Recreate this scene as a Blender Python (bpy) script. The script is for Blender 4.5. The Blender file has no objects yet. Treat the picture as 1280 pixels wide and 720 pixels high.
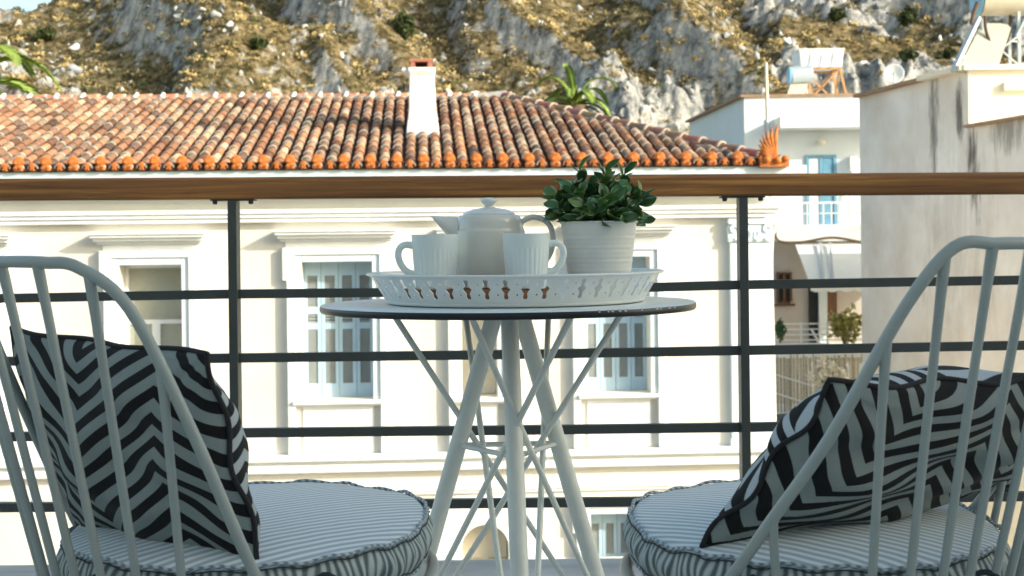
import bpy, math, random
import numpy as np
from mathutils import Vector, Matrix
from mathutils.geometry import tessellate_polygon

random.seed(7)
PI = math.pi
R = math.radians
SC = bpy.context.scene
COL = SC.collection

# ------------------------------------------------------------------ survey of the place
F = 1800.0            # focal length, in units of the 1280-wide picture
EYE = 0.81            # eye height above the balcony floor (seated)
ROLL = R(0.66)


def dirpx(px, py):
    u = px - 640.0
    v = 298.0 - py
    return (u + ROLL * v) / F, (v - ROLL * u) / F


def W(px, py, D):
    a, b = dirpx(px, py)
    return Vector((a * D, D, EYE + b * D))


# ------------------------------------------------------------------ materials
def new_mat(name):
    m = bpy.data.materials.new(name)
    m.use_nodes = True
    nt = m.node_tree
    b = nt.nodes['Principled BSDF']
    return m, nt, b


def mat(name, col, rough=0.6, var=0.10, scale=8.0, bump=0.0, bscale=60.0, metal=0.0,
        stain=None, stain_amt=0.0, stain_scale=(1, 1, 1), coat=0.0, spec=0.5, attr=False):
    m, nt, b = new_mat(name)
    N, L = nt.nodes, nt.links
    tc = N.new('ShaderNodeTexCoord')
    nz = N.new('ShaderNodeTexNoise')
    nz.inputs['Scale'].default_value = scale
    nz.inputs['Detail'].default_value = 6
    nz.inputs['Roughness'].default_value = 0.6
    L.new(tc.outputs['Object'], nz.inputs['Vector'])
    mr = N.new('ShaderNodeMapRange')
    mr.inputs['From Min'].default_value = 0.25
    mr.inputs['From Max'].default_value = 0.75
    mr.inputs['To Min'].default_value = 1 - var
    mr.inputs['To Max'].default_value = 1 + var
    L.new(nz.outputs['Fac'], mr.inputs['Value'])
    mul = N.new('ShaderNodeVectorMath')
    mul.operation = 'SCALE'
    if attr:
        at = N.new('ShaderNodeAttribute')
        at.attribute_name = 'Col'
        L.new(at.outputs['Color'], mul.inputs[0])
    else:
        mul.inputs[0].default_value = col[:3]
    L.new(mr.outputs['Result'], mul.inputs['Scale'])
    out = mul.outputs[0]
    if stain is not None:
        mp = N.new('ShaderNodeMapping')
        mp.inputs['Scale'].default_value = stain_scale
        L.new(tc.outputs['Object'], mp.inputs['Vector'])
        n2 = N.new('ShaderNodeTexNoise')
        n2.inputs['Scale'].default_value = 1.0
        n2.inputs['Detail'].default_value = 8
        n2.inputs['Roughness'].default_value = 0.65
        L.new(mp.outputs['Vector'], n2.inputs['Vector'])
        r2 = N.new('ShaderNodeMapRange')
        r2.inputs['From Min'].default_value = 0.48
        r2.inputs['From Max'].default_value = 0.72
        r2.inputs['To Min'].default_value = 0
        r2.inputs['To Max'].default_value = stain_amt
        L.new(n2.outputs['Fac'], r2.inputs['Value'])
        mx = N.new('ShaderNodeMix')
        mx.data_type = 'RGBA'
        L.new(r2.outputs['Result'], mx.inputs['Factor'])
        L.new(out, mx.inputs[6])
        mx.inputs[7].default_value = (*stain, 1)
        out = mx.outputs[2]
    L.new(out, b.inputs['Base Color'])
    b.inputs['Roughness'].default_value = rough
    b.inputs['Metallic'].default_value = metal
    b.inputs['Coat Weight'].default_value = coat
    b.inputs['Specular IOR Level'].default_value = spec
    if bump > 0:
        n3 = N.new('ShaderNodeTexNoise')
        n3.inputs['Scale'].default_value = bscale
        n3.inputs['Detail'].default_value = 5
        L.new(tc.outputs['Object'], n3.inputs['Vector'])
        bp = N.new('ShaderNodeBump')
        bp.inputs['Strength'].default_value = bump
        bp.inputs['Distance'].default_value = 0.01
        L.new(n3.outputs['Fac'], bp.inputs['Height'])
        L.new(bp.outputs['Normal'], b.inputs['Normal'])
    return m


M = {}
M['wall'] = mat('cream_render', (.765, .735, .665), .85, .05, 1.2, .25, 14, stain=(.62, .57, .48), stain_amt=.35, stain_scale=(.8, .8, .25))
M['trim'] = mat('white_trim', (.86, .87, .86), .7, .05, 3, .15, 20, stain=(.62, .64, .62), stain_amt=.3, stain_scale=(2, 2, .6))
M['trimblue_and_shade'] = mat('pale_blue_trim_and_shade', (.76, .84, .88), .75, .05, 3, .15, 20)
M['fascia'] = mat('fascia_in_tile_shade', (.60, .70, .74), .7, .04, 3)  # blue tone is the tiles' shadow put into the colour
M['shutter'] = mat('pale_blue_shutter', (.44, .60, .72), .55, .06, 6)
M['louver'] = mat('shaded_grey_louver', (.34, .37, .37), .6, .10, 9)  # darker than the shutter: slat shadow put into the colour
M['blind'] = mat('green_grey_blind', (.36, .37, .31), .7, .06, 20)
M['creamblind'] = mat('cream_blind', (.60, .56, .46), .7, .05, 20)
M['winwhite'] = mat('white_window_paint', (.78, .80, .80), .5, .04, 6)
M['dark'] = mat('dark_interior', (.03, .03, .03), .8, .2, 4)
M['tile'] = mat('roof_tile', (0, 0, 0), .8, .28, 9, .5, 30, attr=True)
M['channel'] = mat('channel_tile', (.075, .032, .02), .9, .35, 6, .4, 20)
M['terra'] = mat('orange_terracotta', (.62, .19, .035), .7, .40, 18, .9, 60, stain=(.12, .04, .02), stain_amt=.75, stain_scale=(9, 9, 9))  # dark mottling stands in for shade in the crevices of the relief
M['mortar'] = mat('grey_mortar', (.45, .42, .38), .9, .2, 8, .5, 30)
M['chim'] = mat('white_chimney', (.82, .82, .79), .85, .05, 3, .2, 20, stain=(.45, .42, .38), stain_amt=.55, stain_scale=(4, 4, 1.2))
M['metal'] = mat('grey_powder_coat', (.36, .40, .385), .28, .05, 30, .12, 900, spec=.5)
M['tmetal'] = mat('pale_grey_powder_coat', (.78, .81, .77), .34, .05, 30, .12, 900)
M['rail'] = mat('dark_iron', (.045, .055, .055), .45, .18, 12, .25, 300)
M['deck'] = mat('balcony_stone', (.50, .50, .48), .6, .18, 5, .1, 60, stain=(.3, .31, .31), stain_amt=.6, stain_scale=(2, 22, 2))
M['topface'] = mat('pale_laminate', (.72, .80, .82), .27, .04, 50, .05, 700)
M['topedge'] = mat('black_laminate_core', (.010, .012, .014), .35, .2, 40)
M['chip'] = mat('chipped_laminate', (.4, .38, .36), .6, .3, 60)
M['enamel'] = mat('white_enamel_tin', (.80, .81, .79), .32, .04, 20, .06, 60, coat=.3)
M['china'] = mat('glazed_cream_china', (.72, .71, .64), .12, .03, 12, 0, coat=.5)
M['lidchina'] = mat('glazed_pale_china', (.78, .80, .78), .08, .03, 12, 0, coat=.6)
M['cup'] = mat('matt_white_porcelain', (.80, .88, .87), .4, .03, 20)
M['pot'] = mat('cream_tin_pot', (.80, .80, .75), .45, .06, 18, .1, 50)
M['soil'] = mat('potting_soil', (.03, .02, .012), .95, .5, 60, 1, 100)
M['cork'] = mat('brown_cork', (.19, .075, .025), .7, .25, 40, .3, 90)
M['stem'] = mat('plant_stem', (.10, .11, .04), .6, .2, 30)
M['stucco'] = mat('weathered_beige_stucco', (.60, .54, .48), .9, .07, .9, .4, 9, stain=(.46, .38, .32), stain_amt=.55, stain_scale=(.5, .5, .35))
M['white'] = mat('white_stucco', (.82, .82, .80), .85, .05, 1.5, .2, 12, stain=(.6, .6, .56), stain_amt=.4, stain_scale=(1, 1, .4))
M['whiteblue'] = mat('blue_white_stucco', (.76, .81, .83), .85, .05, 1.5, .2, 12)
M['peach'] = mat('cream_stucco', (.82, .76, .62), .85, .05, 1.5, .2, 12)
M['bluedoor'] = mat('blue_door_paint', (.16, .36, .50), .5, .15, 6)
M['coping'] = mat('brown_coping', (.34, .22, .14), .9, .3, 6, .4, 20)
M['steel'] = mat('galvanised_steel', (.55, .60, .62), .4, .08, 10, metal=.3)
M['rust'] = mat('rusty_orange_frame', (.50, .26, .10), .7, .25, 10)
M['tank'] = mat('white_plastic_tank', (.75, .77, .77), .5, .05, 6)
M['tankblue'] = mat('blue_tank_end', (.25, .50, .70), .4, .1, 6)
M['tankcream'] = mat('cream_tank_shell', (.58, .52, .40), .5, .1, 6)
M['panel'] = mat('solar_panel_back', (.55, .54, .44), .5, .08, 6)
M['hose'] = mat('brown_pipe_lagging', (.10, .06, .035), .8, .2, 12)
M['awning'] = mat('white_awning_cloth', (.80, .81, .78), .8, .04, 4)
M['reed'] = mat('reed_fence', (.42, .38, .30), .9, .4, 25)
M['brownwood'] = mat('brown_window_wood', (.16, .075, .04), .6, .2, 12)
M['ground'] = mat('dusty_ground', (.30, .27, .21), .95, .25, .3, .3, 4)
M['asphalt'] = mat('street_asphalt', (.06, .06, .06), .9, .2, 2, .3, 30)
M['ownwall'] = mat('own_house_plaster', (.85, .85, .82), .85, .05, 2, .2, 20)
M['palm'] = mat('palm_green', (.22, .31, .05), .6, .35, 3)
M['trunk'] = mat('palm_trunk', (.16, .11, .07), .95, .3, 6, .8, 12)
M['shrub'] = mat('dark_shrub', (.055, .075, .02), .8, .4, 1.5)
M['gplant'] = mat('yellow_green_leaves', (.36, .34, .10), .7, .35, 3)
M['dgreen'] = mat('green_leaves', (.08, .16, .07), .7, .35, 3)
M['clump'] = mat('dry_tussock', (0, 0, 0), .95, .25, .8, attr=True)
M['rock'] = mat('limestone_rock', (0, 0, 0), .95, .25, .7, .8, 2.2, attr=True)
M['hose2'] = mat('white_conduit', (.7, .7, .67), .6, .05, 6)
M['piping'] = mat('navy_piping', (.035, .05, .06), .8, .15, 60)
M['thread'] = mat('cream_overlock_thread', (.55, .55, .50), .9, .2, 200)
M['blackseam'] = mat('black_seam', (.02, .018, .02), .9, .3, 300)


def leaf_mat():
    m, nt, b = new_mat('glossy_leaf')
    N, L = nt.nodes, nt.links
    uv = N.new('ShaderNodeUVMap')
    sp = N.new('ShaderNodeSeparateXYZ')
    L.new(uv.outputs[0], sp.inputs[0])
    # pale margin: |u-.5| near .5
    s = N.new('ShaderNodeMath'); s.operation = 'SUBTRACT'; L.new(sp.outputs[0], s.inputs[0]); s.inputs[1].default_value = .5
    a = N.new('ShaderNodeMath'); a.operation = 'ABSOLUTE'; L.new(s.outputs[0], a.inputs[0])
    mr = N.new('ShaderNodeMapRange'); L.new(a.outputs[0], mr.inputs['Value'])
    mr.inputs['From Min'].default_value = .33; mr.inputs['From Max'].default_value = .46
    mid = N.new('ShaderNodeMapRange'); L.new(a.outputs[0], mid.inputs['Value'])
    mid.inputs['From Min'].default_value = .05; mid.inputs['From Max'].default_value = .0
    mid.inputs['To Max'].default_value = .35
    at = N.new('ShaderNodeAttribute'); at.attribute_name = 'Col'
    m1 = N.new('ShaderNodeMix'); m1.data_type = 'RGBA'
    L.new(mid.outputs[0], m1.inputs['Factor']); L.new(at.outputs['Color'], m1.inputs[6]); m1.inputs[7].default_value = (.12, .22, .08, 1)
    m2 = N.new('ShaderNodeMix'); m2.data_type = 'RGBA'
    sc = N.new('ShaderNodeMath'); sc.operation = 'MULTIPLY'; L.new(mr.outputs[0], sc.inputs[0]); sc.inputs[1].default_value = .75
    L.new(sc.outputs[0], m2.inputs['Factor']); L.new(m1.outputs[2], m2.inputs[6]); m2.inputs[7].default_value = (.42, .55, .34, 1)
    L.new(m2.outputs[2], b.inputs['Base Color'])
    b.inputs['Roughness'].default_value = .42
    return m


M['leaf'] = leaf_mat()


def wood_mat():
    m, nt, b = new_mat('oiled_handrail_wood')
    N, L = nt.nodes, nt.links
    tc = N.new('ShaderNodeTexCoord')
    mp = N.new('ShaderNodeMapping'); mp.inputs['Scale'].default_value = (1.6, 40, 60)
    L.new(tc.outputs['Object'], mp.inputs['Vector'])
    n = N.new('ShaderNodeTexNoise'); n.inputs['Scale'].default_value = 1; n.inputs['Detail'].default_value = 9; n.inputs['Roughness'].default_value = .7
    n.inputs['Distortion'].default_value = .6
    L.new(mp.outputs[0], n.inputs['Vector'])
    cr = N.new('ShaderNodeValToRGB')
    e = cr.color_ramp.elements
    e[0].position = .32; e[0].color = (.12, .042, .010, 1)
    e[1].position = .68; e[1].color = (.50, .225, .045, 1)
    q = e.new(.5); q.color = (.24, .10, .024, 1)
    L.new(n.outputs['Fac'], cr.inputs['Fac'])
    n2 = N.new('ShaderNodeTexNoise'); n2.inputs['Scale'].default_value = 1.3; n2.inputs['Detail'].default_value = 3
    L.new(tc.outputs['Object'], n2.inputs['Vector'])
    r2 = N.new('ShaderNodeMapRange'); L.new(n2.outputs['Fac'], r2.inputs['Value']); r2.inputs['To Min'].default_value = .6; r2.inputs['To Max'].default_value = 1.45
    sc = N.new('ShaderNodeVectorMath'); sc.operation = 'SCALE'
    L.new(cr.outputs['Color'], sc.inputs[0]); L.new(r2.outputs[0], sc.inputs['Scale'])
    L.new(sc.outputs[0], b.inputs['Base Color'])
    b.inputs['Roughness'].default_value = .42
    bp = N.new('ShaderNodeBump'); bp.inputs['Strength'].default_value = .25; bp.inputs['Distance'].default_value = .002
    L.new(n.outputs['Fac'], bp.inputs['Height']); L.new(bp.outputs[0], b.inputs['Normal'])
    return m


M['wood'] = wood_mat()


def M_math(N, L, op, a, b=None):
    n = N.new('ShaderNodeMath'); n.operation = op
    for i, x in enumerate((a, b)):
        if x is None:
            continue
        if isinstance(x, (int, float)):
            n.inputs[i].default_value = x
        else:
            L.new(x, n.inputs[i])
    return n.outputs[0]


def stripe_mat(name, ang, period, light, darkc, uvmode=False, duty=.5, soft=.12):
    m, nt, b = new_mat(name)
    N, L = nt.nodes, nt.links
    if uvmode:
        src = N.new('ShaderNodeUVMap').outputs[0]
    else:
        src = N.new('ShaderNodeTexCoord').outputs['Object']
    nz = N.new('ShaderNodeTexNoise'); nz.inputs['Scale'].default_value = 9; nz.inputs['Detail'].default_value = 2
    L.new(src, nz.inputs['Vector'])
    sp = N.new('ShaderNodeSeparateXYZ'); L.new(src, sp.inputs[0])
    c = M_math(N, L, 'ADD', M_math(N, L, 'MULTIPLY', sp.outputs[0], math.cos(ang)), M_math(N, L, 'MULTIPLY', sp.outputs[1], math.sin(ang)))
    c = M_math(N, L, 'ADD', c, M_math(N, L, 'MULTIPLY', nz.outputs['Fac'], .0012))
    t = M_math(N, L, 'PINGPONG', M_math(N, L, 'DIVIDE', c, period), .5)
    mr = N.new('ShaderNodeMapRange'); L.new(t, mr.inputs['Value'])
    mr.inputs['From Min'].default_value = duty * .5 - soft; mr.inputs['From Max'].default_value = duty * .5 + soft
    mx = N.new('ShaderNodeMix'); mx.data_type = 'RGBA'
    L.new(mr.outputs[0], mx.inputs['Factor']); mx.inputs[6].default_value = (*darkc, 1); mx.inputs[7].default_value = (*light, 1)
    L.new(mx.outputs[2], b.inputs['Base Color'])
    b.inputs['Roughness'].default_value = .9
    b.inputs['Sheen Weight'].default_value = .2
    w = N.new('ShaderNodeTexNoise'); w.inputs['Scale'].default_value = 22; w.inputs['Detail'].default_value = 6
    L.new(src, w.inputs['Vector'])
    bp = N.new('ShaderNodeBump'); bp.inputs['Strength'].default_value = .35; bp.inputs['Distance'].default_value = .006
    L.new(w.outputs['Fac'], bp.inputs['Height']); L.new(bp.outputs[0], b.inputs['Normal'])
    return m


LC, DC = (.80, .84, .85), (.15, .22, .26)
M['tick_top_l'] = stripe_mat('ticking_top_left', R(135 - 2), .0135, LC, (.38, .46, .50))
M['tick_top_r'] = stripe_mat('ticking_top_right', R(45 + 2), .0135, LC, (.38, .46, .50))
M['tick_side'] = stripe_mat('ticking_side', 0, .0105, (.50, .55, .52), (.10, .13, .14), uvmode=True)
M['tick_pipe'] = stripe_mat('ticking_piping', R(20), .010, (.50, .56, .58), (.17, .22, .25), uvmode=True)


def chevron_mat(name, rot=0.0, cols=3.0, rows=11.0, amp=.16, light=(.275, .315, .305)):
    m, nt, b = new_mat(name)
    N, L = nt.nodes, nt.links
    uv = N.new('ShaderNodeUVMap')
    nz = N.new('ShaderNodeTexNoise'); nz.inputs['Scale'].default_value = 3; nz.inputs['Detail'].default_value = 1
    L.new(uv.outputs[0], nz.inputs['Vector'])
    off = N.new('ShaderNodeVectorMath'); off.operation = 'SUBTRACT'; L.new(nz.outputs['Color'], off.inputs[0]); off.inputs[1].default_value = (.5, .5, .5)
    of2 = N.new('ShaderNodeVectorMath'); of2.operation = 'SCALE'; L.new(off.outputs[0], of2.inputs[0]); of2.inputs['Scale'].default_value = .07
    ad = N.new('ShaderNodeVectorMath'); ad.operation = 'ADD'; L.new(uv.outputs[0], ad.inputs[0]); L.new(of2.outputs[0], ad.inputs[1])
    mp = N.new('ShaderNodeMapping'); mp.inputs['Rotation'].default_value = (0, 0, rot)
    L.new(ad.outputs[0], mp.inputs['Vector'])
    sp = N.new('ShaderNodeSeparateXYZ'); L.new(mp.outputs[0], sp.inputs[0])
    # triangle wave across u; the slope of each column differs a little
    tri = M_math(N, L, 'PINGPONG', M_math(N, L, 'MULTIPLY', sp.outputs[0], cols), .5)
    c = M_math(N, L, 'ADD', sp.outputs[1], M_math(N, L, 'MULTIPLY', tri, amp * 2))
    t = M_math(N, L, 'PINGPONG', M_math(N, L, 'MULTIPLY', c, rows), .5)
    mr = N.new('ShaderNodeMapRange'); L.new(t, mr.inputs['Value'])
    mr.inputs['From Min'].default_value = .235; mr.inputs['From Max'].default_value = .265
    mx = N.new('ShaderNodeMix'); mx.data_type = 'RGBA'
    L.new(mr.outputs[0], mx.inputs['Factor']); mx.inputs[6].default_value = (.014, .014, .015, 1); mx.inputs[7].default_value = (*light, 1)
    fb = N.new('ShaderNodeTexNoise'); fb.inputs['Scale'].default_value = 260; fb.inputs['Detail'].default_value = 2
    L.new(uv.outputs[0], fb.inputs['Vector'])
    fr = N.new('ShaderNodeMapRange'); L.new(fb.outputs['Fac'], fr.inputs['Value']); fr.inputs['To Min'].default_value = .75; fr.inputs['To Max'].default_value = 1.25
    sc = N.new('ShaderNodeVectorMath'); sc.operation = 'SCALE'; L.new(mx.outputs[2], sc.inputs[0]); L.new(fr.outputs[0], sc.inputs['Scale'])
    L.new(sc.outputs[0], b.inputs['Base Color'])
    b.inputs['Roughness'].default_value = .88
    b.inputs['Sheen Weight'].default_value = .04
    b.inputs['Specular IOR Level'].default_value = .2
    bp = N.new('ShaderNodeBump'); bp.inputs['Strength'].default_value = .3; bp.inputs['Distance'].default_value = .002
    L.new(fb.outputs['Fac'], bp.inputs['Height']); L.new(bp.outputs[0], b.inputs['Normal'])
    return m


# ------------------------------------------------------------------ mesh builder
class MB:
    def __init__(s):
        s.v = []; s.f = []; s.mi = []; s.c = []; s.uv = {}; s.smooth = []

    def add(s, verts, faces, mi=0, col=None, smooth=False, uvs=None):
        o = len(s.v)
        s.v.extend(tuple(p) for p in verts)
        if col is not None or s.c:
            while len(s.c) < o:
                s.c.append((1, 1, 1, 1))
            cc = col if col is not None else (1, 1, 1)
            if isinstance(cc[0], (int, float)):
                s.c.extend([(*cc, 1)] * len(verts))
            else:
                s.c.extend([(*q, 1) for q in cc])
        if uvs is not None:
            for i, q in enumerate(uvs):
                s.uv[o + i] = q
        for f in faces:
            s.f.append(tuple(o + i for i in f)); s.mi.append(mi); s.smooth.append(smooth)

    def box(s, x0, x1, y0, y1, z0, z1, mi=0, col=None):
        v = [(x0, y0, z0), (x1, y0, z0), (x1, y1, z0), (x0, y1, z0), (x0, y0, z1), (x1, y0, z1), (x1, y1, z1), (x0, y1, z1)]
        s.add(v, [(0, 3, 2, 1), (4, 5, 6, 7), (0, 1, 5, 4), (1, 2, 6, 5), (2, 3, 7, 6), (3, 0, 4, 7)], mi, col)

    def bar(s, a, b, w, h, up=(0, 0, 1), mi=0):
        a = Vector(a); b = Vector(b); d = (b - a).normalized(); u = Vector(up)
        x = d.cross(u)
        if x.length < 1e-4:
            x = Vector((1, 0, 0))
        x.normalize(); y = x.cross(d)
        v = []
        for p in (a, b):
            for sx, sy in ((-1, -1), (1, -1), (1, 1), (-1, 1)):
                v.append(p + x * sx * w / 2 + y * sy * h / 2)
        s.add(v, [(0, 3, 2, 1), (4, 5, 6, 7), (0, 1, 5, 4), (1, 2, 6, 5), (2, 3, 7, 6), (3, 0, 4, 7)], mi)

    def tube(s, pts, r, n=12, mi=0, closed=False, cap=True, flat=1.0, uvscale=None, col=None):
        pts = [Vector(p) for p in pts]
        k = len(pts)
        rr = r if isinstance(r, (list, tuple)) else [r] * k
        ups = None
        V = []; U = []
        dist = 0
        for i, p in enumerate(pts):
            if closed:
                d = pts[(i + 1) % k] - pts[i - 1]
            else:
                d = pts[min(i + 1, k - 1)] - pts[max(i - 1, 0)]
            if d.length < 1e-9:
                d = Vector((0, 0, 1))
            d.normalize()
            if ups is None:
                ups = Vector((0, 0, 1)) if abs(d.z) < .9 else Vector((1, 0, 0))
            x = d.cross(ups); x.normalize(); y = x.cross(d); ups = y
            if i:
                dist += (pts[i] - pts[i - 1]).length
            for j in range(n):
                t = 2 * PI * j / n
                V.append(p + x * math.cos(t) * rr[i] + y * math.sin(t) * rr[i] * flat)
                U.append((dist, j / n * .02))
        fs = []
        for i in range(k if closed else k - 1):
            for j in range(n):
                a = i * n + j; b = i * n + (j + 1) % n; i2 = (i + 1) % k
                fs.append((a, b, i2 * n + (j + 1) % n, i2 * n + j))
        s.add(V, fs, mi, col, True, U if uvscale else None)
        if cap and not closed:
            s.add(V[:n], [tuple(range(n))[::-1]], mi, col)
            s.add(V[-n:], [tuple(range(n))], mi, col)

    def lathe(s, prof, c=(0, 0, 0), n=48, mi=0, mod=None, smooth=True):
        V = []
        for r, z in prof:
            for j in range(n):
                t = 2 * PI * j / n
                q = r * (mod(t, z) if mod else 1)
                V.append((c[0] + q * math.cos(t), c[1] + q * math.sin(t), c[2] + z))
        fs = []
        for i in range(len(prof) - 1):
            for j in range(n):
                a = i * n + j; b = i * n + (j + 1) % n
                fs.append((a, b, b + n, a + n))
        s.add(V, fs, mi, None, smooth)

    def build(s, name, mats, parent=None, bevel=0, auto=None):
        me = bpy.data.meshes.new(name)
        me.from_pydata(s.v, [], s.f)
        if not isinstance(mats, (list, tuple)):
            mats = [mats]
        for m in mats:
            me.materials.append(m)
        me.polygons.foreach_set('material_index', s.mi)
        me.polygons.foreach_set('use_smooth', s.smooth)
        if s.c:
            while len(s.c) < len(s.v):
                s.c.append((1, 1, 1, 1))
            at = me.color_attributes.new('Col', 'FLOAT_COLOR', 'POINT')
            at.data.foreach_set('color', np.array(s.c, dtype=np.float32).ravel())
        if s.uv:
            ul = me.uv_layers.new(name='UVMap')
            li = np.zeros(len(me.loops), dtype=np.int32)
            me.loops.foreach_get('vertex_index', li)
            arr = np.zeros((len(s.v), 2), dtype=np.float32)
            for i, q in s.uv.items():
                arr[i] = q
            ul.data.foreach_set('uv', arr[li].ravel())
        me.update()
        o = bpy.data.objects.new(name, me)
        COL.objects.link(o)
        if parent is not None:
            o.parent = parent
        if bevel:
            bv = o.modifiers.new('bevel', 'BEVEL'); bv.width = bevel; bv.segments = 2; bv.limit_method = 'ANGLE'; bv.angle_limit = R(40)
        return o


def tag(o, label=None, cat=None, group=None, kind=None):
    if label: o['label'] = label
    if cat: o['category'] = cat
    if group: o['group'] = group
    if kind: o['kind'] = kind
    return o


def empty(name, loc=(0, 0, 0), rz=0.0, label=None, cat=None, group=None):
    o = bpy.data.objects.new(name, None)
    o.empty_display_size = .1
    o.location = loc; o.rotation_euler = (0, 0, rz)
    COL.objects.link(o)
    return tag(o, label, cat, group)


def part(mb, name, mats, parent, bevel=0):
    return mb.build(name, mats, parent, bevel)


def catmull(P, sub=8):
    P = [Vector(p) for p in P]
    Q = [P[0] * 2 - P[1]] + P + [P[-1] * 2 - P[-2]]
    out = []
    for i in range(1, len(Q) - 2):
        p0, p1, p2, p3 = Q[i - 1:i + 3]
        for k in range(sub):
            t = k / sub
            out.append(.5 * ((2 * p1) + (p2 - p0) * t + (2 * p0 - 5 * p1 + 4 * p2 - p3) * t * t + (3 * p1 - p0 - 3 * p2 + p3) * t ** 3))
    out.append(P[-1])
    return out


# ------------------------------------------------------------------ noise (numpy)
def _hash(ix, iy, seed):
    n = (ix.astype(np.int64) * 374761393 + iy.astype(np.int64) * 668265263 + seed * 1442695041) & 0x7fffffff
    n = ((n ^ (n >> 13)) * 1274126177) & 0x7fffffff
    n = (n ^ (n >> 16)) & 0x7fffffff
    return (n % 100003) / 100003.0


def vnoise(x, y, seed=0):
    ix = np.floor(x); iy = np.floor(y)
    fx = x - ix; fy = y - iy
    fx = fx * fx * (3 - 2 * fx); fy = fy * fy * (3 - 2 * fy)
    a = _hash(ix, iy, seed); b = _hash(ix + 1, iy, seed); c = _hash(ix, iy + 1, seed); d = _hash(ix + 1, iy + 1, seed)
    return (a * (1 - fx) + b * fx) * (1 - fy) + (c * (1 - fx) + d * fx) * fy


def fbm(x, y, seed=0, oct=5, gain=.5):
    t = np.zeros_like(x); a = 1; n = 0
    for o in range(oct):
        t += a * vnoise(x * 2 ** o + 13.7 * o, y * 2 ** o + 7.1 * o, seed + o); n += a; a *= gain
    return t / n


def ridged(x, y, seed=0, oct=4):
    t = np.zeros_like(x); a = 1; n = 0
    for o in range(oct):
        t += a * (1 - np.abs(2 * vnoise(x * 2 ** o + 3.3 * o, y * 2 ** o + 9.1 * o, seed + o) - 1)); n += a; a *= .5
    return t / n


# ------------------------------------------------------------------ camera, sun, sky
cam = bpy.data.cameras.new('camera')
co = bpy.data.objects.new('camera', cam)
COL.objects.link(co)
cam.sensor_width = 36
cam.lens = F / 1280 * 36
cam.shift_y = -62 / 1280
cam.clip_start = .05
cam.clip_end = 3000
cam.dof.use_dof = True
cam.dof.focus_distance = 2.15
cam.dof.aperture_fstop = 15
co.matrix_world = Matrix.Translation((0, 0, EYE)) @ Matrix.Rotation(R(90), 4, 'X') @ Matrix.Rotation(-ROLL, 4, 'Z')
SC.camera = co

AZ = R(62); EL = R(23)
tosun = Vector((math.sin(AZ) * math.cos(EL), -math.cos(AZ) * math.cos(EL), math.sin(EL)))
sl = bpy.data.lights.new('sun', 'SUN')
sl.energy = 5.0; sl.angle = R(.5); sl.color = (1, .95, .85)
so = bpy.data.objects.new('sun', sl); COL.objects.link(so)
so.rotation_euler = tosun.to_track_quat('Z', 'Y').to_euler()

w = bpy.data.worlds.new('World'); SC.world = w; w.use_nodes = True
nt = w.node_tree
bg = nt.nodes['Background']
sky = nt.nodes.new('ShaderNodeTexSky'); sky.sky_type = 'NISHITA'; sky.sun_disc = False
sky.sun_elevation = EL; sky.sun_rotation = math.atan2(tosun.x, tosun.y)
sky.air_density = 1.0; sky.dust_density = 2.5; sky.ozone_density = .6
tint = nt.nodes.new('ShaderNodeVectorMath'); tint.operation = 'MULTIPLY'; tint.inputs[1].default_value = (1.86, 1.92, 1.70)
nt.links.new(sky.outputs[0], tint.inputs[0]); nt.links.new(tint.outputs[0], bg.inputs[0]); bg.inputs[1].default_value = .15

SC.view_settings.view_transform = 'Standard'
SC.view_settings.look = 'None'
SC.view_settings.exposure = 0

# ------------------------------------------------------------------ ground, streets
STREET = -6.5
mb = MB(); mb.box(-900, 900, -300, 1500, STREET - 1, STREET); g = mb.build('ground', M['ground']); tag(g, kind='structure')
mb = MB(); mb.box(-60, 60, 6.5, 17.0, STREET + .001, STREET + .004); g = mb.build('road', M['asphalt']); tag(g, kind='structure')
mb = MB(); mb.box(-60, 3.8, 17.0, 20.6, STREET, STREET + .12); g = mb.build('pavement', M['deck']); tag(g, kind='structure')

# ------------------------------------------------------------------ balcony and our own house
mb = MB(); mb.box(-6, 6, -.6, 3.64, -.22, 0)
g = mb.build('balcony_floor', M['deck'], bevel=.006); tag(g, kind='structure')
mb = MB()
mb.box(-9, 16, -1.0, -.6, STREET, 5.2)
own = mb.build('house_wall', M['ownwall']); tag(own, 'white plaster wall of the balcony house behind the chairs', 'wall')

RY = 3.45
root = empty('balcony_railing', (0, RY, 0), 0, 'dark iron balcony railing with a rounded wooden handrail', 'railing')


def RL(px, py, dy=0):
    p = W(px, py, RY + dy); p.y = dy
    return p


# handrail, rounded section; reads 222..250 at the left edge, 217..243 at the right
mb = MB()
a0 = RL(-900, 243.5); a1 = RL(2200, 223)
sec = []
hh, dd, rad = .0265, .029, .014
for cx, cz, st in ((1, 1, 0), (-1, 1, 90), (-1, -1, 180), (1, -1, 270)):
    rr_ = rad if cz > 0 else .007
    for k in range(5):
        t = R(st + 22.5 * k)
        sec.append((cx * (dd - rr_) + rr_ * math.cos(t), cz * (hh - rr_) + rr_ * math.sin(t)))
V = []
xs = [a0.x + (a1.x - a0.x) * i / 60 for i in range(61)]
for i, x in enumerate(xs):
    z = a0.z + (a1.z - a0.z) * i / 60
    for y_, z_ in sec:
        V.append((x, y_, z + z_))
n = len(sec)
fs = [(i * n + j, i * n + (j + 1) % n, (i + 1) * n + (j + 1) % n, (i + 1) * n + j) for i in range(60) for j in range(n)]
mb.add(V, fs, 0, None, True)
part(mb, 'handrail', M['wood'], root)
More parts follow.
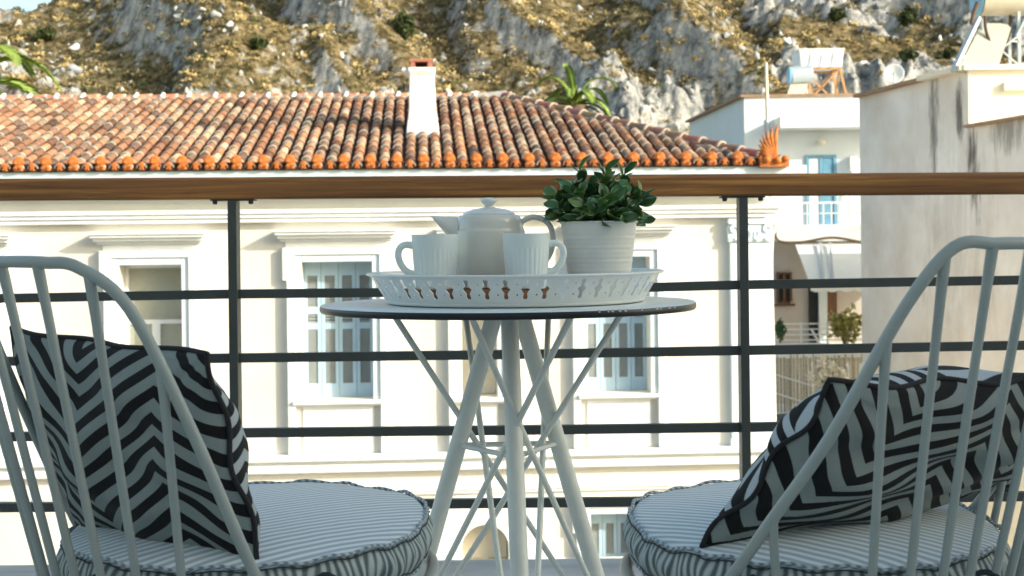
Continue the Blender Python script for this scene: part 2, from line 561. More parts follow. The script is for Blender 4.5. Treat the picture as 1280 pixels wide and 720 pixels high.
# posts: flat bars 20 x 50 mm
POSTS = [-980, -345, 291.5, 927, 1565]
for px in POSTS:
    top = RL(px, 249 - .006 * px); bot = RL(px + 5, 600)
    mb = MB()
    bx = bot.x + (bot.x - top.x) / (top.z - bot.z) * (bot.z)
    # vertical, from the floor up to the bracket
    x = (top.x * .5 + bot.x * .5)
    mb.box(x - .0105, x + .0105, -.024, .024, 0.0, top.z - .0078)
    part(mb, 'post', M['rail'], root, .0015)
    mb = MB()
    mb.box(x - .052, x + .052, -.02, .02, top.z - .0075, top.z + .002)
    for s_ in (-1, 1):
        mb.lathe([(0, -.008), (.005, -.008), (.006, -.004), (.006, 0)], (x + s_ * .043, -.008, top.z - .0076), 10)
    part(mb, 'bracket', M['rail'], root)
# rails; each one a square bar, a little uneven as welded
RAILY = [((-980, 386), (-345, 378), (0, 373), (291, 367.5), (640, 364), (927, 356), (1280, 350), (1565, 346), (2200, 339)),
         ((-980, 466), (0, 451.5), (291, 447.5), (640, 443), (927, 438), (1280, 431.5), (2200, 420)),
         ((-980, 556), (0, 546), (291, 541), (640, 537.5), (927, 534), (1280, 527), (2200, 515)),
         ((-980, 645), (0, 634), (291, 632), (640, 628.5), (927, 625.5), (1280, 620), (2200, 610))]
for rl in RAILY:
    mb = MB()
    pts = [RL(*q) for q in rl]
    for a, b in zip(pts[:-1], pts[1:]):
        mb.bar(a, b, .020, .0215)
    part(mb, 'rail', M['rail'], root)


# ------------------------------------------------------------------ chairs
def shell(C, th, z, R0=.215, fl=.10, z0=.42):
    r = R0 + fl * (z - z0) / .4
    return Vector((r * math.cos(R(th)), r * math.sin(R(th)), z))


def outline(face, fwd, n=72, a=.232, b=.214, ex=2.5, sh=.022):
    # cushion / seat outline, in chair coordinates
    out = []
    f = R(face)
    for i in range(n):
        t = 2 * PI * i / n
        c, s_ = math.cos(t), math.sin(t)
        x = math.copysign(abs(c) ** (2 / ex), c) * a + sh
        y = math.copysign(abs(s_) ** (2 / ex), s_) * b
        out.append(Vector((x * math.cos(f) - y * math.sin(f), x * math.sin(f) + y * math.cos(f), 0)))
    return out


def chair(C, back, slats, prof, label, face):
    """back = azimuth of the middle of the back; slats = offsets in degrees on the side we look at (mirrored);
    prof = (offset, height) of the frame tube running from the middle of the top down to the seat"""
    root = empty('wire_chair', (C[0], C[1], 0), 0, label, 'chair', 'round-backed metal slat chairs at the bistro table')
    side = 1 if face < 90 else -1      # which way the visible side runs
    zb = .425
    # frame tube
    def fz(off):
        off = abs(off)
        for (o0, h0), (o1, h1) in zip(prof[:-1], prof[1:]):
            if o0 <= off <= o1:
                return h0 + (h1 - h0) * (off - o0) / (o1 - o0)
        return prof[-1][1]
    P = []
    pr = list(prof)
    for o_, h in reversed(pr[1:]):
        P.append(shell(C, back - o_, h))
    for o_ in (-15, -7, 0, 7, 15):
        P.append(shell(C, back + o_, pr[0][1]))
    for o_, h in pr[1:]:
        P.append(shell(C, back + o_, h))
    FP = catmull(P, 7)
    FA = sorted(((math.degrees(math.atan2(p.y, p.x)) - back + 540) % 360 - 180, p.z) for p in FP)
    def fz(off):
        for (o0, h0), (o1, h1) in zip(FA[:-1], FA[1:]):
            if o0 <= off <= o1 and o1 > o0:
                return h0 + (h1 - h0) * (off - o0) / (o1 - o0)
        return prof[-1][1]
    mb = MB(); mb.tube(FP, .0060, 14)
    part(mb, 'back_frame', M['metal'], root)
    # slats
    for o_ in slats:
        for sg in ((-1, 1) if o_ else (1,)):
            th = back + sg * o_
            zt = fz(sg * o_) - .001
            pts = [shell(C, th, zb - .0 + (zt - zb) * k / 8.0) for k in range(9)]
            # bell out at the weld
            rr = [.0046] * 7 + [.0049, .0058]
            mb = MB(); mb.tube(pts, rr, 12)
            part(mb, 'back_slat', M['metal'], root)
    # seat: ring, wires, legs
    ol = outline(face, 0)
    ring = [Vector((p.x * .985, p.y * .985, zb - .004)) for p in ol]
    mb = MB(); mb.tube(ring, .0078, 12, closed=True)
    part(mb, 'seat_ring', M['metal'], root)
    mb = MB()
    f = R(face)
    for k in range(-5, 6):
        yy = k * .036
        hx = .2 * math.sqrt(max(0, 1 - (yy / .215) ** 2))
        a = Vector((-hx, yy, 0)); b = Vector((hx + .02, yy, 0))
        rot = Matrix.Rotation(f, 3, 'Z')
        a = rot @ a; b = rot @ b; a.z = b.z = zb - .006
        mb.tube([a, b], .004, 8)
    part(mb, 'seat_wire', M['metal'], root)
    for lx, ly in ((.17, .14), (.17, -.14), (-.15, .13), (-.15, -.13)):
        rot = Matrix.Rotation(f, 3, 'Z')
        t = rot @ Vector((lx, ly, zb - .01)); g_ = rot @ Vector((lx * 1.3, ly * 1.35, .0))
        mb = MB(); mb.tube([t, (t + g_) / 2, g_ + Vector((0, 0, .001))], [.010, .009, .0075], 12)
        part(mb, 'leg', M['metal'], root)
    return root


CL = (-.31, 1.65); CR = (.34, 1.62)
FACE_L, FACE_R = 88, 92
chair(CL, 222, (0, 10, 20, 31, 43), [(0, .793), (22, .792), (29, .787), (38, .748), (48, .63), (61, .48), (70, .425)],
      'grey metal slat-backed chair at the left of the table', FACE_L)
chair(CR, 312, (4, 14, 22.5, 31.5, 41, 64), [(0, .80), (22, .80), (30, .797), (38, .742), (51, .62), (64, .535), (76, .47), (88, .425)],
      'grey metal slat-backed chair at the right of the table', FACE_R)


def seat_cushion(C, face, mtop, label, seed):
    root = empty('seat_cushion', (C[0], C[1], 0), 0, label, 'cushion', 'striped box seat cushions on the chairs')
    rnd = random.Random(seed)
    n = 144
    ol = outline(face, 0, n, .248, .201, 2.25, .045)
    zb, zt = .438, .483
    ph = [rnd.uniform(0, 6.28) for _ in range(6)]

    def wob(i, k):
        t = 2 * PI * i / n
        return (.0014 * math.sin(5 * t + ph[k]) + .0010 * math.sin(9 * t + ph[k + 1]) + .0004 * math.sin(23 * t + ph[k + 2]))
    # top: rings from the edge to the middle, domed
    V = []; fs = []
    ks = [1, .985, .95, .88, .76, .6, .4, .2, .06]
    for s_ in ks:
        d = 1 - s_
        for i, p in enumerate(ol):
            h = zt + wob(i, 0) * s_ ** 14 + .013 * (1 - s_ ** 3) - (.004 if s_ > .99 else 0)
            h += .0003 * math.sin(9 * p.x * s_ * 12 + ph[0]) * math.sin(p.y * s_ * 70 + ph[1])
            V.append((p.x * s_, p.y * s_, h))
    for r_ in range(len(ks) - 1):
        for i in range(n):
            fs.append((r_ * n + i, r_ * n + (i + 1) % n, (r_ + 1) * n + (i + 1) % n, (r_ + 1) * n + i))
    fs.append(tuple((len(ks) - 1) * n + i for i in range(n)))
    mb = MB(); mb.add(V, fs, 0, None, True)
    part(mb, 'cushion_top', mtop, root)
    # side band, gathered: pleats ripple in and out; UV runs along the band
    V = []; U = []; fs = []
    rows = 9
    dist = 0
    nn = n * 4
    def at(i):
        q = i / 4.0; a = int(q) % n; b = (a + 1) % n; k = q - int(q)
        return ol[a] * (1 - k) + ol[b] * k
    prev = at(0)
    for i in range(nn + 1):
        p = at(i % nn)
        dist += (p - prev).length; prev = p
        for r_ in range(rows + 1):
            k = r_ / rows
            z = zb + wob(i // 4, 1) + (zt + wob(i // 4, 0) - .003 - zb - wob(i // 4, 1)) * k
            bul = .010 * math.sin(PI * k) + .0022 * math.sin(dist * 300 + 2.2 * math.sin(dist * 41)) * math.sin(PI * k) * (1.2 - .6 * k)
            q = p * (1 + bul / .225)
            V.append((q.x, q.y, z)); U.append((dist + .003 * math.sin(dist * 90 + k * 4), k * .045))
    for i in range(nn):
        for r_ in range(rows):
            a = i * (rows + 1) + r_
            fs.append((a, a + rows + 1, a + rows + 2, a + 1))
    mb = MB(); mb.add(V, fs, 0, None, True, U)
    part(mb, 'cushion_band', M['tick_side'], root)
    for k, z0 in ((0, zt), (1, zb)):
        pts = []
        m_ = n * 2
        for i in range(m_):
            q = (ol[(i // 2) % n] + ol[((i + 1) // 2) % n]) / 2
            q = q * (1.012 + .006 * math.sin(i * .9 + ph[3]) * math.sin(i * .13))
            pts.append((q.x, q.y, z0 + wob(i // 2, k) + .0015 * math.sin(i * .5 + ph[4])))
        mb = MB(); mb.tube(pts, .0022, 8, closed=True, uvscale=1)
        part(mb, 'piping', M['tick_pipe'], root)
        off = .0040
        mb = MB(); mb.tube([(x * 1.008, y * 1.008, z + (-off if k == 0 else off)) for x, y, z in pts], .0008, 6, closed=True)
        part(mb, 'seam', M['piping'], root)
    mb = MB()
    mb.add([(p.x * .99, p.y * .99, zb) for p in ol], [tuple(range(n))[::-1]])
    part(mb, 'cushion_underside', M['piping'], root)
    # ties at the back corners
    f = R(face)
    for sg in (-1, 1):
        c_ = Matrix.Rotation(f, 3, 'Z') @ Vector((-.19, sg * .125, 0))
        pts = []
        for k in range(26):
            t = k / 25
            pts.append((c_.x + .016 * math.sin(t * 9 + sg), c_.y + .014 * math.cos(t * 8), .462 - .03 * t + .012 * math.sin(t * 12)))
        mb = MB(); mb.tube(pts, .003, 7)
        part(mb, 'tie', M['piping'], root)
    return root


seat_cushion(CL, FACE_L, M['tick_top_l'], 'round blue and white striped seat cushion on the left chair', 3)
seat_cushion(CR, FACE_R, M['tick_top_r'], 'round blue and white striped seat cushion on the right chair', 8)


def pillow(corners, bulgeF, bulgeB, matF, matB, label, seed, seamcol, waves=.005, pinch=.025):
    """corners TL, TR, BR, BL; front = side towards the back slats (towards us)"""
    rnd = random.Random(seed)
    TL, TR, BR, BL = [Vector(c) for c in corners]
    cen = (TL + TR + BR + BL) / 4
    nrm = ((TR - BL).cross(TL - BR)).normalized()
    if nrm.y > 0:
        nrm = -nrm            # towards the camera
    root = empty('throw_pillow', cen, 0, label, 'pillow', 'black and grey chevron pillows')
    n = 56
    ph = [rnd.uniform(0, 6.28) for _ in range(8)]
    P = {}

    def base(u, v):
        top = TL.lerp(TR, u); bot = BL.lerp(BR, u)
        p = bot.lerp(top, v)
        # edges pull inwards between the corners
        e = .5
        pu = math.sin(PI * u); pv = math.sin(PI * v)
        c = cen
        p = p + (c - p) * pinch * (pu * (abs(2 * v - 1) ** 3) + pv * (abs(2 * u - 1) ** 3))
        return p - cen
    objs = []
    for side, bulge, mt, nm in ((1, bulgeF, matF, 'front_cover'), (-1, bulgeB, matB, 'rear_cover')):
        V = []; U = []; fs = []
        for i in range(n + 1):
            for j in range(n + 1):
                u = i / n; v = j / n
                u = .5 - .5 * math.cos(PI * u) if True else u
                v = .5 - .5 * math.cos(PI * v)
                h = (max(0, 4 * u * (1 - u)) ** .55) * (max(0, 4 * v * (1 - v)) ** .55)
                wr = .004 * math.sin(9 * u + 7 * v + ph[0]) + .0035 * math.sin(15 * u - 11 * v + ph[1]) + .0025 * math.sin(23 * v + 8 * u + ph[2])
                # radial creases from the corners
                for cu, cv in ((0, 0), (1, 0), (0, 1), (1, 1)):
                    d = math.hypot(u - cu, v - cv); a = math.atan2(v - cv, u - cu)
                    wr += .004 * math.exp(-d * 3.2) * math.sin(a * 13 + ph[3] + cu * 2 + cv)
                ed = min(u, 1 - u, v, 1 - v)
                off = side * (bulge * h + wr * min(1, h * 1.2) * 1.3)
                rim = waves * math.sin(14 * (u - v) + ph[4]) * math.exp(-ed * 16)
                p = base(u, v) + nrm * (off + rim)
                V.append(p); U.append((u, v))
        for i in range(n):
            for j in range(n):
                a = i * (n + 1) + j
                f_ = (a, a + 1, a + n + 2, a + n + 1)
                fs.append(f_ if side < 0 else f_[::-1])
        mb = MB(); mb.add(V, fs, 0, None, True, U)
        part(mb, nm, mt, root)
        if side == 1:
            edge = [V[i * (n + 1)] for i in range(n + 1)] + [V[n * (n + 1) + j] for j in range(1, n + 1)] + \
                   [V[i * (n + 1) + n] for i in range(n - 1, -1, -1)] + [V[j] for j in range(n - 1, 0, -1)]
    E = []
    for k, p in enumerate(edge):
        q = p * 1.012 + Vector((0, 0, 0))
        E.append(q)
    mb = MB(); mb.tube(E, .0028, 8, closed=True, flat=1.0)
    part(mb, 'seam', seamcol, root)
    return root


M['chevL'] = chevron_mat('chevron_left', R(4), 1.35, 9.0, .34)
M['chevLb'] = chevron_mat('chevron_left_rear_skylit', R(-6), 4.0, 9.0, .12, (.42, .46, .47))  # lighter stripes: sky light put into the rear cover's colour
M['chevR'] = chevron_mat('chevron_right', R(200), 1.5, 9.0, .36)
M['chevRb'] = chevron_mat('chevron_right_rear_skylit', R(60), 2.5, 8.0, .25, (.50, .54, .56))  # rear cover again paler, sky light painted into the stripes
pillow([W(12, 412, 1.70), W(260, 443, 1.45), W(328, 712, 1.475), W(100, 668, 1.70)], .046, .072, M['chevL'], M['chevLb'],
       'upright black and grey chevron pillow against the left chair back', 4, M['blackseam'])
pillow([W(1043, 481, 1.45), W(1335, 472, 1.65), W(1262, 606, 1.74), W(880, 682, 1.50)], .044, .080, M['chevR'], M['chevRb'],
       'slumped black and grey chevron pillow on the right chair', 9, M['blackseam'], .007)

# ------------------------------------------------------------------ bistro table
TD = 2.30
tx = W(635, 380, TD).x
TZ = .708
root = empty('bistro_table', (tx, TD, 0), 0, 'round grey bistro table with black edge and crossing rod legs', 'table')
mb = MB()
mb.lathe([(0, 0), (.2, 0), (.2955, 0), (.2975, -.0015)], (0, 0, TZ), 128, 0)
mb.lathe([(.2975, -.0015), (.2985, -.004), (.2985, -.009), (.2965, -.0115), (0, -.0116)], (0, 0, TZ), 128, 1)
part(mb, 'tabletop', [M['topface'], M['topedge']], root)
mb = MB()
for a_ in (-64, -61.5, -60, -57, -55, -49, -43, -41, -37, -34):
    for k in range(1):
        th = R(a_ + random.uniform(-.6, .6)); l = R(random.uniform(.3, 1.0)); r0 = .2968
        z0 = TZ - .0012
        ps = [(r0 * math.cos(th - l), r0 * math.sin(th - l), z0 + .0006), (r0 * math.cos(th + l), r0 * math.sin(th + l), z0 + .0006),
              ((r0 + .0022) * math.cos(th + l * .6), (r0 + .0022) * math.sin(th + l * .6), z0 - .0030), ((r0 + .0022) * math.cos(th - l * .6), (r0 + .0022) * math.sin(th - l * .6), z0 - .0030)]
        mb.add(ps, [(0, 3, 2, 1)])
part(mb, 'chipped_edge', M['chip'], root)
feet = {}
for nm, az in (('front', -85), ('right', 33), ('left', 153)):
    foot = Vector((.245 * math.cos(R(az)), .245 * math.sin(R(az)), .0))
    top = Vector((.022 * math.cos(R(az)), .022 * math.sin(R(az)), TZ - .012))
    feet[nm] = foot
    mb = MB(); mb.tube([top, foot + Vector((0, 0, .012))], .0138, 24)
    part(mb, 'leg', M['tmetal'], root)
    mb = MB(); mb.lathe([(0, 0.0005), (.019, .0005), (.019, .012), (.016, .016), (0, .016)], foot, 20)
    part(mb, 'rubber_foot', M['topedge'], root)
rt = .186
mids = []
for az0, foot in ((181, 'right'), (241, 'right'), (301, 'left'), (359, 'left'), (114, 'front'), (68, 'front')):
    t = Vector((rt * math.cos(R(az0)), rt * math.sin(R(az0)), TZ - .012))
    if az0 == 241: t = Vector((-.055, -.165, TZ - .012))
    ft = feet[foot] * 1.06; ft.z = .03
    mb = MB(); mb.tube([t, ft], .0049, 12)
    part(mb, 'rod', M['tmetal'], root)
# braces between the legs
zc = .37
def legpt(nm, z):
    az = {'front': -85, 'right': 33, 'left': 153}[nm]
    k = (TZ - .012 - z) / (TZ - .012)
    r_ = .022 + (.245 - .022) * k
    return Vector((r_ * math.cos(R(az)), r_ * math.sin(R(az)), z))
zc = .475
mb = MB()
for a_, b_ in (('left', 'front'), ('front', 'right'), ('right', 'left')):
    mb.tube([legpt(a_, zc), legpt(b_, zc)], .0042, 10)
part(mb, 'brace', M['tmetal'], root)
mb = MB(); mb.lathe([(.19, -.012), (.19, -.018), (.18, -.018), (.18, -.012)], (0, 0, TZ - .0), 64)
part(mb, 'mounting_ring', M['tmetal'], root)

# ------------------------------------------------------------------ tray
TRX, TRY = W(644, 341, 2.30).x, 2.30
root = empty('serving_tray', (TRX, TRY, TZ + .001), 0, 'round white tin tray with pierced sloping rim on the table', 'tray')
z0, z1 = .004, .048
r0_, r1_ = .205, .2315
NC = 48


def tw(th, k):
    r_ = r0_ + (r1_ - r0_) * k
    return Vector((r_ * math.cos(th), r_ * math.sin(th), z0 + (z1 - z0) * k))


def circ(cx, cy, rx, ry, n=10):
    return [(cx + rx * math.cos(2 * PI * i / n), cy + ry * math.sin(2 * PI * i / n)) for i in range(n)]


bone_r = [(.075, .20), (.12, .26), (.11, .33), (.085, .40), (.14, .47), (.22, .545), (.235, .575), (.17, .62), (.10, .66), (.08, .72), (.10, .77), (.13, .82), (.12, .87), (.06, .90)]
bone = [(.5 + x, y) for x, y in bone_r] + [(.5 - x, y) for x, y in reversed(bone_r)]
mb = MB()
for c in range(NC):
    deg = (c + .5) * 360 / NC
    handle = 338 < deg < 352.5 or 160 < deg < 175
    nb = 5
    bd = [(i / nb, 0) for i in range(nb)] + [(1, j / 4) for j in range(4)] + [(1 - i / nb, 1) for i in range(nb)] + [(0, 1 - j / 4) for j in range(4)]
    holes = []
    if handle:
        for q in (.25, .75):
            holes.append([(q - .13, .30), (q + .10, .30), (q + .15, .68), (q - .08, .68)])
    else:
        holes.append(bone)
        holes.append(circ(.02 + .06, .74, .045, .045, 8))
        holes.append(circ(.02 + .06, .36, .045, .045, 8))
    loops = [[Vector((x, y, 0)) for x, y in bd]] + [[Vector((x, y, 0)) for x, y in h] for h in holes]
    tr = tessellate_polygon(loops)
    allp = [p for l in loops for p in l]
    V = [tw(2 * PI * (c + p.x) / NC, p.y * .94) for p in allp]
    F_ = []
    for t in tr:
        a, b_, cc = [allp[i] for i in t]
        ar = (b_.x - a.x) * (cc.y - a.y) - (b_.y - a.y) * (cc.x - a.x)
        if abs(ar) < 1e-7: continue
        F_.append(t if ar > 0 else (t[0], t[2], t[1]))
    mb.add(V, F_, 0, None, False)
o = part(mb, 'pierced_rim', M['enamel'], root)
md = o.modifiers.new('solid', 'SOLIDIFY'); md.thickness = .0012; md.offset = 0
mb = MB()
mb.lathe([(0, .0), (.2, .0), (.2045, .001), (.2065, .005), (.2055, .0062), (.203, .003), (.198, .002), (0, .002)], (0, 0, 0), 96)
part(mb, 'tray_base', M['enamel'], root)
kk = .94
rr1 = r0_ + (r1_ - r0_) * kk
mb = MB()
mb.tube([((rr1 + .0035) * math.cos(2 * PI * i / 128), (rr1 + .0035) * math.sin(2 * PI * i / 128), z0 + (z1 - z0) * kk + .0012) for i in range(128)], .0038, 10, closed=True, flat=.6)
part(mb, 'rolled_edge', M['enamel'], root)

ZT = TZ + .0033
# cork trivet
tv = W(600, 350, 2.255)
mb = MB(); mb.lathe([(0, 0), (.122, 0), (.126, .004), (.126, .017), (.122, .021), (0, .021)], (0, 0, 0), 64)
o = mb.build('trivet', M['cork']); o.location = (tv.x, 2.255, ZT + .0003)
tag(o, 'round brown cork mat on the tray beneath the teapot and cups', 'trivet')
ZC = ZT + .0215


# ------------------------------------------------------------------ cups
def cup(px, D, ztop, hside, label):
    c = W(px, 300, D)
    root = empty('coffee_cup', (c.x, D, ZC), 0, label, 'cup', 'fluted white cups on the tray')
    H = ztop - ZC
    def mod(t, z):
        k = z / H
        if k > .76 or k < .04: return 1
        e = min(1, (.76 - k) / .06)
        return 1 + .034 * e * (abs(math.cos(14 * t)) - .5)
    prof = []
    for i in range(27):
        k = i / 26
        prof.append((.0295 + .0068 * (k ** .9), .002 + (H - .002) * k))
    mb = MB()
    mb.lathe([(0, .0005), (.027, .0005), (.0285, .0008)] + prof + [(.0364, H + .0006), (.0352, H + .0008)] +
             [(.0345, H - .001)] + [(.0338 - .006 * k, H - (H - .006) * k) for k in (.2, .5, .8, 1)] + [(0, .006)], (0, 0, 0), 168, mod=mod)
    part(mb, 'cup_body', M['cup'], root)
    s = hside
    pts = [(.0335, .072), (.040, .0745), (.049, .0735), (.0555, .066), (.0565, .054), (.052, .041), (.044, .031), (.0325, .025)]
    k = H / .090
    mb = MB(); mb.tube(catmull([(s * x, 0, z * k) for x, z in pts], 6), .0040, 14, flat=1.3)
    part(mb, 'handle', M['cup'], root)
    return root


cup(544, 2.20, .8165, -1, 'fluted white cup with its handle to the left')
cup(657.5, 2.19, .8165, 1, 'fluted white cup with its handle to the right')

# ------------------------------------------------------------------ teapot
TPD = 2.30
c = W(611.5, 300, TPD)
root = empty('teapot', (c.x, TPD, ZC), 0, 'round cream glazed teapot with a domed lid between the cups', 'teapot')
def ZP(py, px=611): return W(px, py, TPD).z - ZC
zl = ZP(268.5)
mb = MB()
prof = [(0, .0005), (.050, .0005), (.054, .003), (.0575, .012), (.0595, .03), (.0595, .05), (.0585, .07), (.0570, .088), (.0550, zl - .022), (.0530, zl - .011), (.0500, zl - .0045), (.0455, zl - .0008), (.0415, zl)]
pp = catmull([(r_, 0, z_) for r_, z_ in prof], 4)
mb.lathe([(max(0, p.x), p.z) for p in pp] + [(.040, zl - .001), (.039, zl - .006)], (0, 0, 0), 96)
part(mb, 'pot_body', M['china'], root)
mb = MB()
zk = ZP(259.5)
mb.lathe([(.039, zl - .004), (.0415, zl + .0002), (.0418, zl + .0014), (.040, zl + .0028), (.034, zl + .0062), (.026, zl + .0092), (.016, zk - .001), (.010, zk), (.0075, zk + .001), (.0068, zk + .003), (.009, zk + .0055),
          (.0128, zk + .009), (.0135, zk + .0115), (.0120, zk + .0140), (.007, zk + .0157), (0, zk + .0162)], (0, 0, 0), 64)
part(mb, 'lid', M['lidchina'], root)
# spout: a broad beak, wide at the body, open lip at the tip
mb = MB()
secs = []
NS = 12
for i in range(NS + 1):
    k = i / NS
    # centre line from inside the body out to the lip
    x = -.0485 - .038 * k
    ztop_ = zl - .0035 + .0030 * k
    zbot_ = (zl - .066) + .0560 * (k ** .80)
    wy = .024 * (1 - k) ** .8 + .0065
    cz = (ztop_ + zbot_) / 2; hz = (ztop_ - zbot_) / 2
    secs.append([(x - (.006 * k) * (math.sin(t) * .5 + .5), wy * math.cos(t), cz + hz * math.sin(t)) for t in [2 * PI * j / 20 for j in range(20)]])
V = [p for s_ in secs for p in s_]
fs = [(i * 20 + j, i * 20 + (j + 1) % 20, (i + 1) * 20 + (j + 1) % 20, (i + 1) * 20 + j) for i in range(NS) for j in range(20)]
mb.add(V, fs, 0, None, True)
mb.add(secs[-1], [tuple(range(20))], 0, None, False)
part(mb, 'spout', M['china'], root)
mb = MB()
hp = [(652, 277), (662, 272), (674, 272.5), (685, 279), (690.5, 291), (691, 305), (686, 320), (674, 334), (655, 343)]
pts = []
for px, py in hp:
    q = W(px, py, TPD); pts.append((q.x - c.x, 0, q.z - ZC))
pts[0] = (pts[0][0] - .004, 0, pts[0][2] - .003)
mb.tube(catmull(pts, 6), .0045, 14, flat=1.0)
part(mb, 'handle', M['china'], root)

# ------------------------------------------------------------------ potted plant
PD = 2.28
c = W(748.5, 300, PD)
root = empty('potted_plant', (c.x, PD, ZT), 0, 'small glossy-leaved plant in a ribbed white tin pot on the tray', 'plant')
zr = W(748, 278, PD).z - ZT
mb = MB()
prof = []
for i in range(61):
    k = i / 60
    r_ = .0455 + (.0600 - .0455) * k
    if .30 < k < .84:
        r_ += .00055 * math.sin((k - .30) / .54 * 2 * PI * 9) * (.5 + .5 * math.sin(k * 40))
    prof.append((r_, .001 + (zr - .001) * k))
mb.lathe([(0, .0008), (.0445, .0008)] + prof + [(.0618, zr - .001), (.0624, zr + .0006), (.0616, zr + .0018), (.0600, zr + .0012), (.0585, zr - .004), (.056, zr - .02)], (0, 0, 0), 96)
part(mb, 'pot', M['pot'], root)
mb = MB(); mb.lathe([(.057, zr - .012), (.03, zr - .008), (0, zr - .006)], (0, 0, 0), 32)
part(mb, 'soil', M['soil'], root)
rnd = random.Random(21)
mbL = MB(); mbS = MB()


def leaf(mb, base, d, nrm, L, Wd, curl, col):
    d = d.normalized(); s_ = d.cross(nrm).normalized(); nn = s_.cross(d).normalized()
    nu, nv = 4, 8
    V = []; U = []; cs = []
    for i in range(nv + 1):
        k = i / nv
        # obovate: widest near 60 %
        wd = Wd * (math.sin(PI * k ** 1.15) ** .85) * (1 if k > 0 else 0) + .0006
        for j in range(nu + 1):
            q = j / nu * 2 - 1
            p = base + d * L * k + nn * (-curl * L * k * k + .22 * wd * q * q) + s_ * wd * q
            V.append(p); U.append((.5 + q * .5 * (wd / Wd if wd > .3 * Wd else 1), k)); cs.append(col)
    fs = [(i * (nu + 1) + j, i * (nu + 1) + j + 1, (i + 1) * (nu + 1) + j + 1, (i + 1) * (nu + 1) + j) for i in range(nv) for j in range(nu)]
    mb.add(V, fs, 0, cs, True, U)


RZ = zr
for k in range(92):
    # a branchlet from the soil to somewhere in the crown
    az = rnd.uniform(0, 2 * PI) if k > 4 else (0, PI, .5, 2.7, 1.6)[k]
    rad_ = .083 * math.sqrt(rnd.uniform(.02, 1)) if k > 4 else .070
    hgt = (.084 * (1 - (rad_ / .10) ** 2) + .002) * rnd.uniform(.45, 1.04) + .004
    if k > 52:
        rad_ = rnd.uniform(.035, .082); hgt = rnd.uniform(-.004, .022)
    if k == 7: az, rad_, hgt = PI * .93, .030, .092
    if k == 8: az, rad_, hgt = .1, .045, .084
    tip = Vector((rad_ * math.cos(az), rad_ * math.sin(az) * .9, RZ + hgt))
    b0 = Vector((.022 * math.cos(az + rnd.uniform(-.5, .5)), .022 * math.sin(az), RZ - .012))
    mid = (b0 + tip) / 2 + Vector((0, 0, .012))
    mbS.tube(catmull([b0, mid, tip], 5), [.0013] * 11, 6)
    outd = (tip - Vector((0, 0, RZ - .01))).normalized()
    nl = rnd.choice((4, 5, 6, 7))
    for q in range(nl):
        t = q / nl
        pos = mid.lerp(tip, -.1 + 1.05 * t)
        a = q * 2.4 + rnd.uniform(-.5, .5)
        side = Vector((math.cos(a), math.sin(a), rnd.uniform(-.25, .55)))
        d = (side * (1.15 - .45 * t) + outd * (.55 + .7 * t)).normalized()
        nrm = (outd + Vector((rnd.uniform(-.4, .4), rnd.uniform(-.4, .4), .5))).normalized()
        if abs(nrm.dot(d)) > .93: nrm = Vector((0, -1, .3))
        L_ = rnd.uniform(.021, .031)
        g_ = rnd.uniform(.6, 1.35)
        cl = (.055 * g_, .15 * g_, .045 * g_) if rnd.random() < .65 else (.13 * g_, .23 * g_, .05 * g_)
        leaf(mbL, pos, d, nrm, L_, L_ * rnd.uniform(.28, .35), rnd.uniform(.0, .3), cl)
part(mbS, 'stems', M['stem'], root)
part(mbL, 'foliage', M['leaf'], root)

# ================================================================== the neoclassical house over the street
YAW = R(3.6)
HD = 20.0
cy, sy_ = math.cos(YAW), math.sin(YAW)


def H(px, py, d=0.0):
    """pixel -> (s, z) in the house frame on the plane local y = d"""
    a, b = dirpx(px, py)
    D = (d + HD * cy) / (-sy_ * a + cy)
    X, Y, Z = a * D, D, EYE + b * D
    return (cy * X + sy_ * (Y - HD), Z)


def hs(px, py=400, d=0.0): return H(px, py, d)[0]
def hz(px, py, d=0.0): return H(px, py, d)[1]


house = empty('neoclassical_house', (0, HD, 0), YAW, 'cream neoclassical house with a red tiled roof across the street', 'house')

SR = hs(958, 400)                       # right-hand corner of the wall
SL = -14.5
ZG = STREET
zE = hz(600, 209, -.55)                 # underside of the tiles at the eave
wins = []                               # openings (s0,s1,z0,z1)
W1 = (hs(150, 380), hs(228, 380), hz(190, 497), hz(190, 331))
W2 = (hs(378, 410), hs(466, 410), hz(422, 499), hz(422, 327))
W3 = (hs(733, 410), hs(812, 410), hz(774, 491), hz(774, 321))
W0 = (hs(577, 410), hs(621, 410), hz(598, 496), hz(598, 324))
W4 = (W1[0] - 2.58, W1[1] - 2.58, W1[2], W1[3])
G3 = (hs(738, 680), hs(812, 680), hz(774, 640) - 1.9, hz(774, 641))
G2 = (hs(378, 680), hs(466, 680), G3[2], G3[3])
AR = (hs(577, 680), hs(636, 680), ZG + .1, hz(600, 655))
openings = [W1, W2, W3, W0, W4, G3, G2, AR]


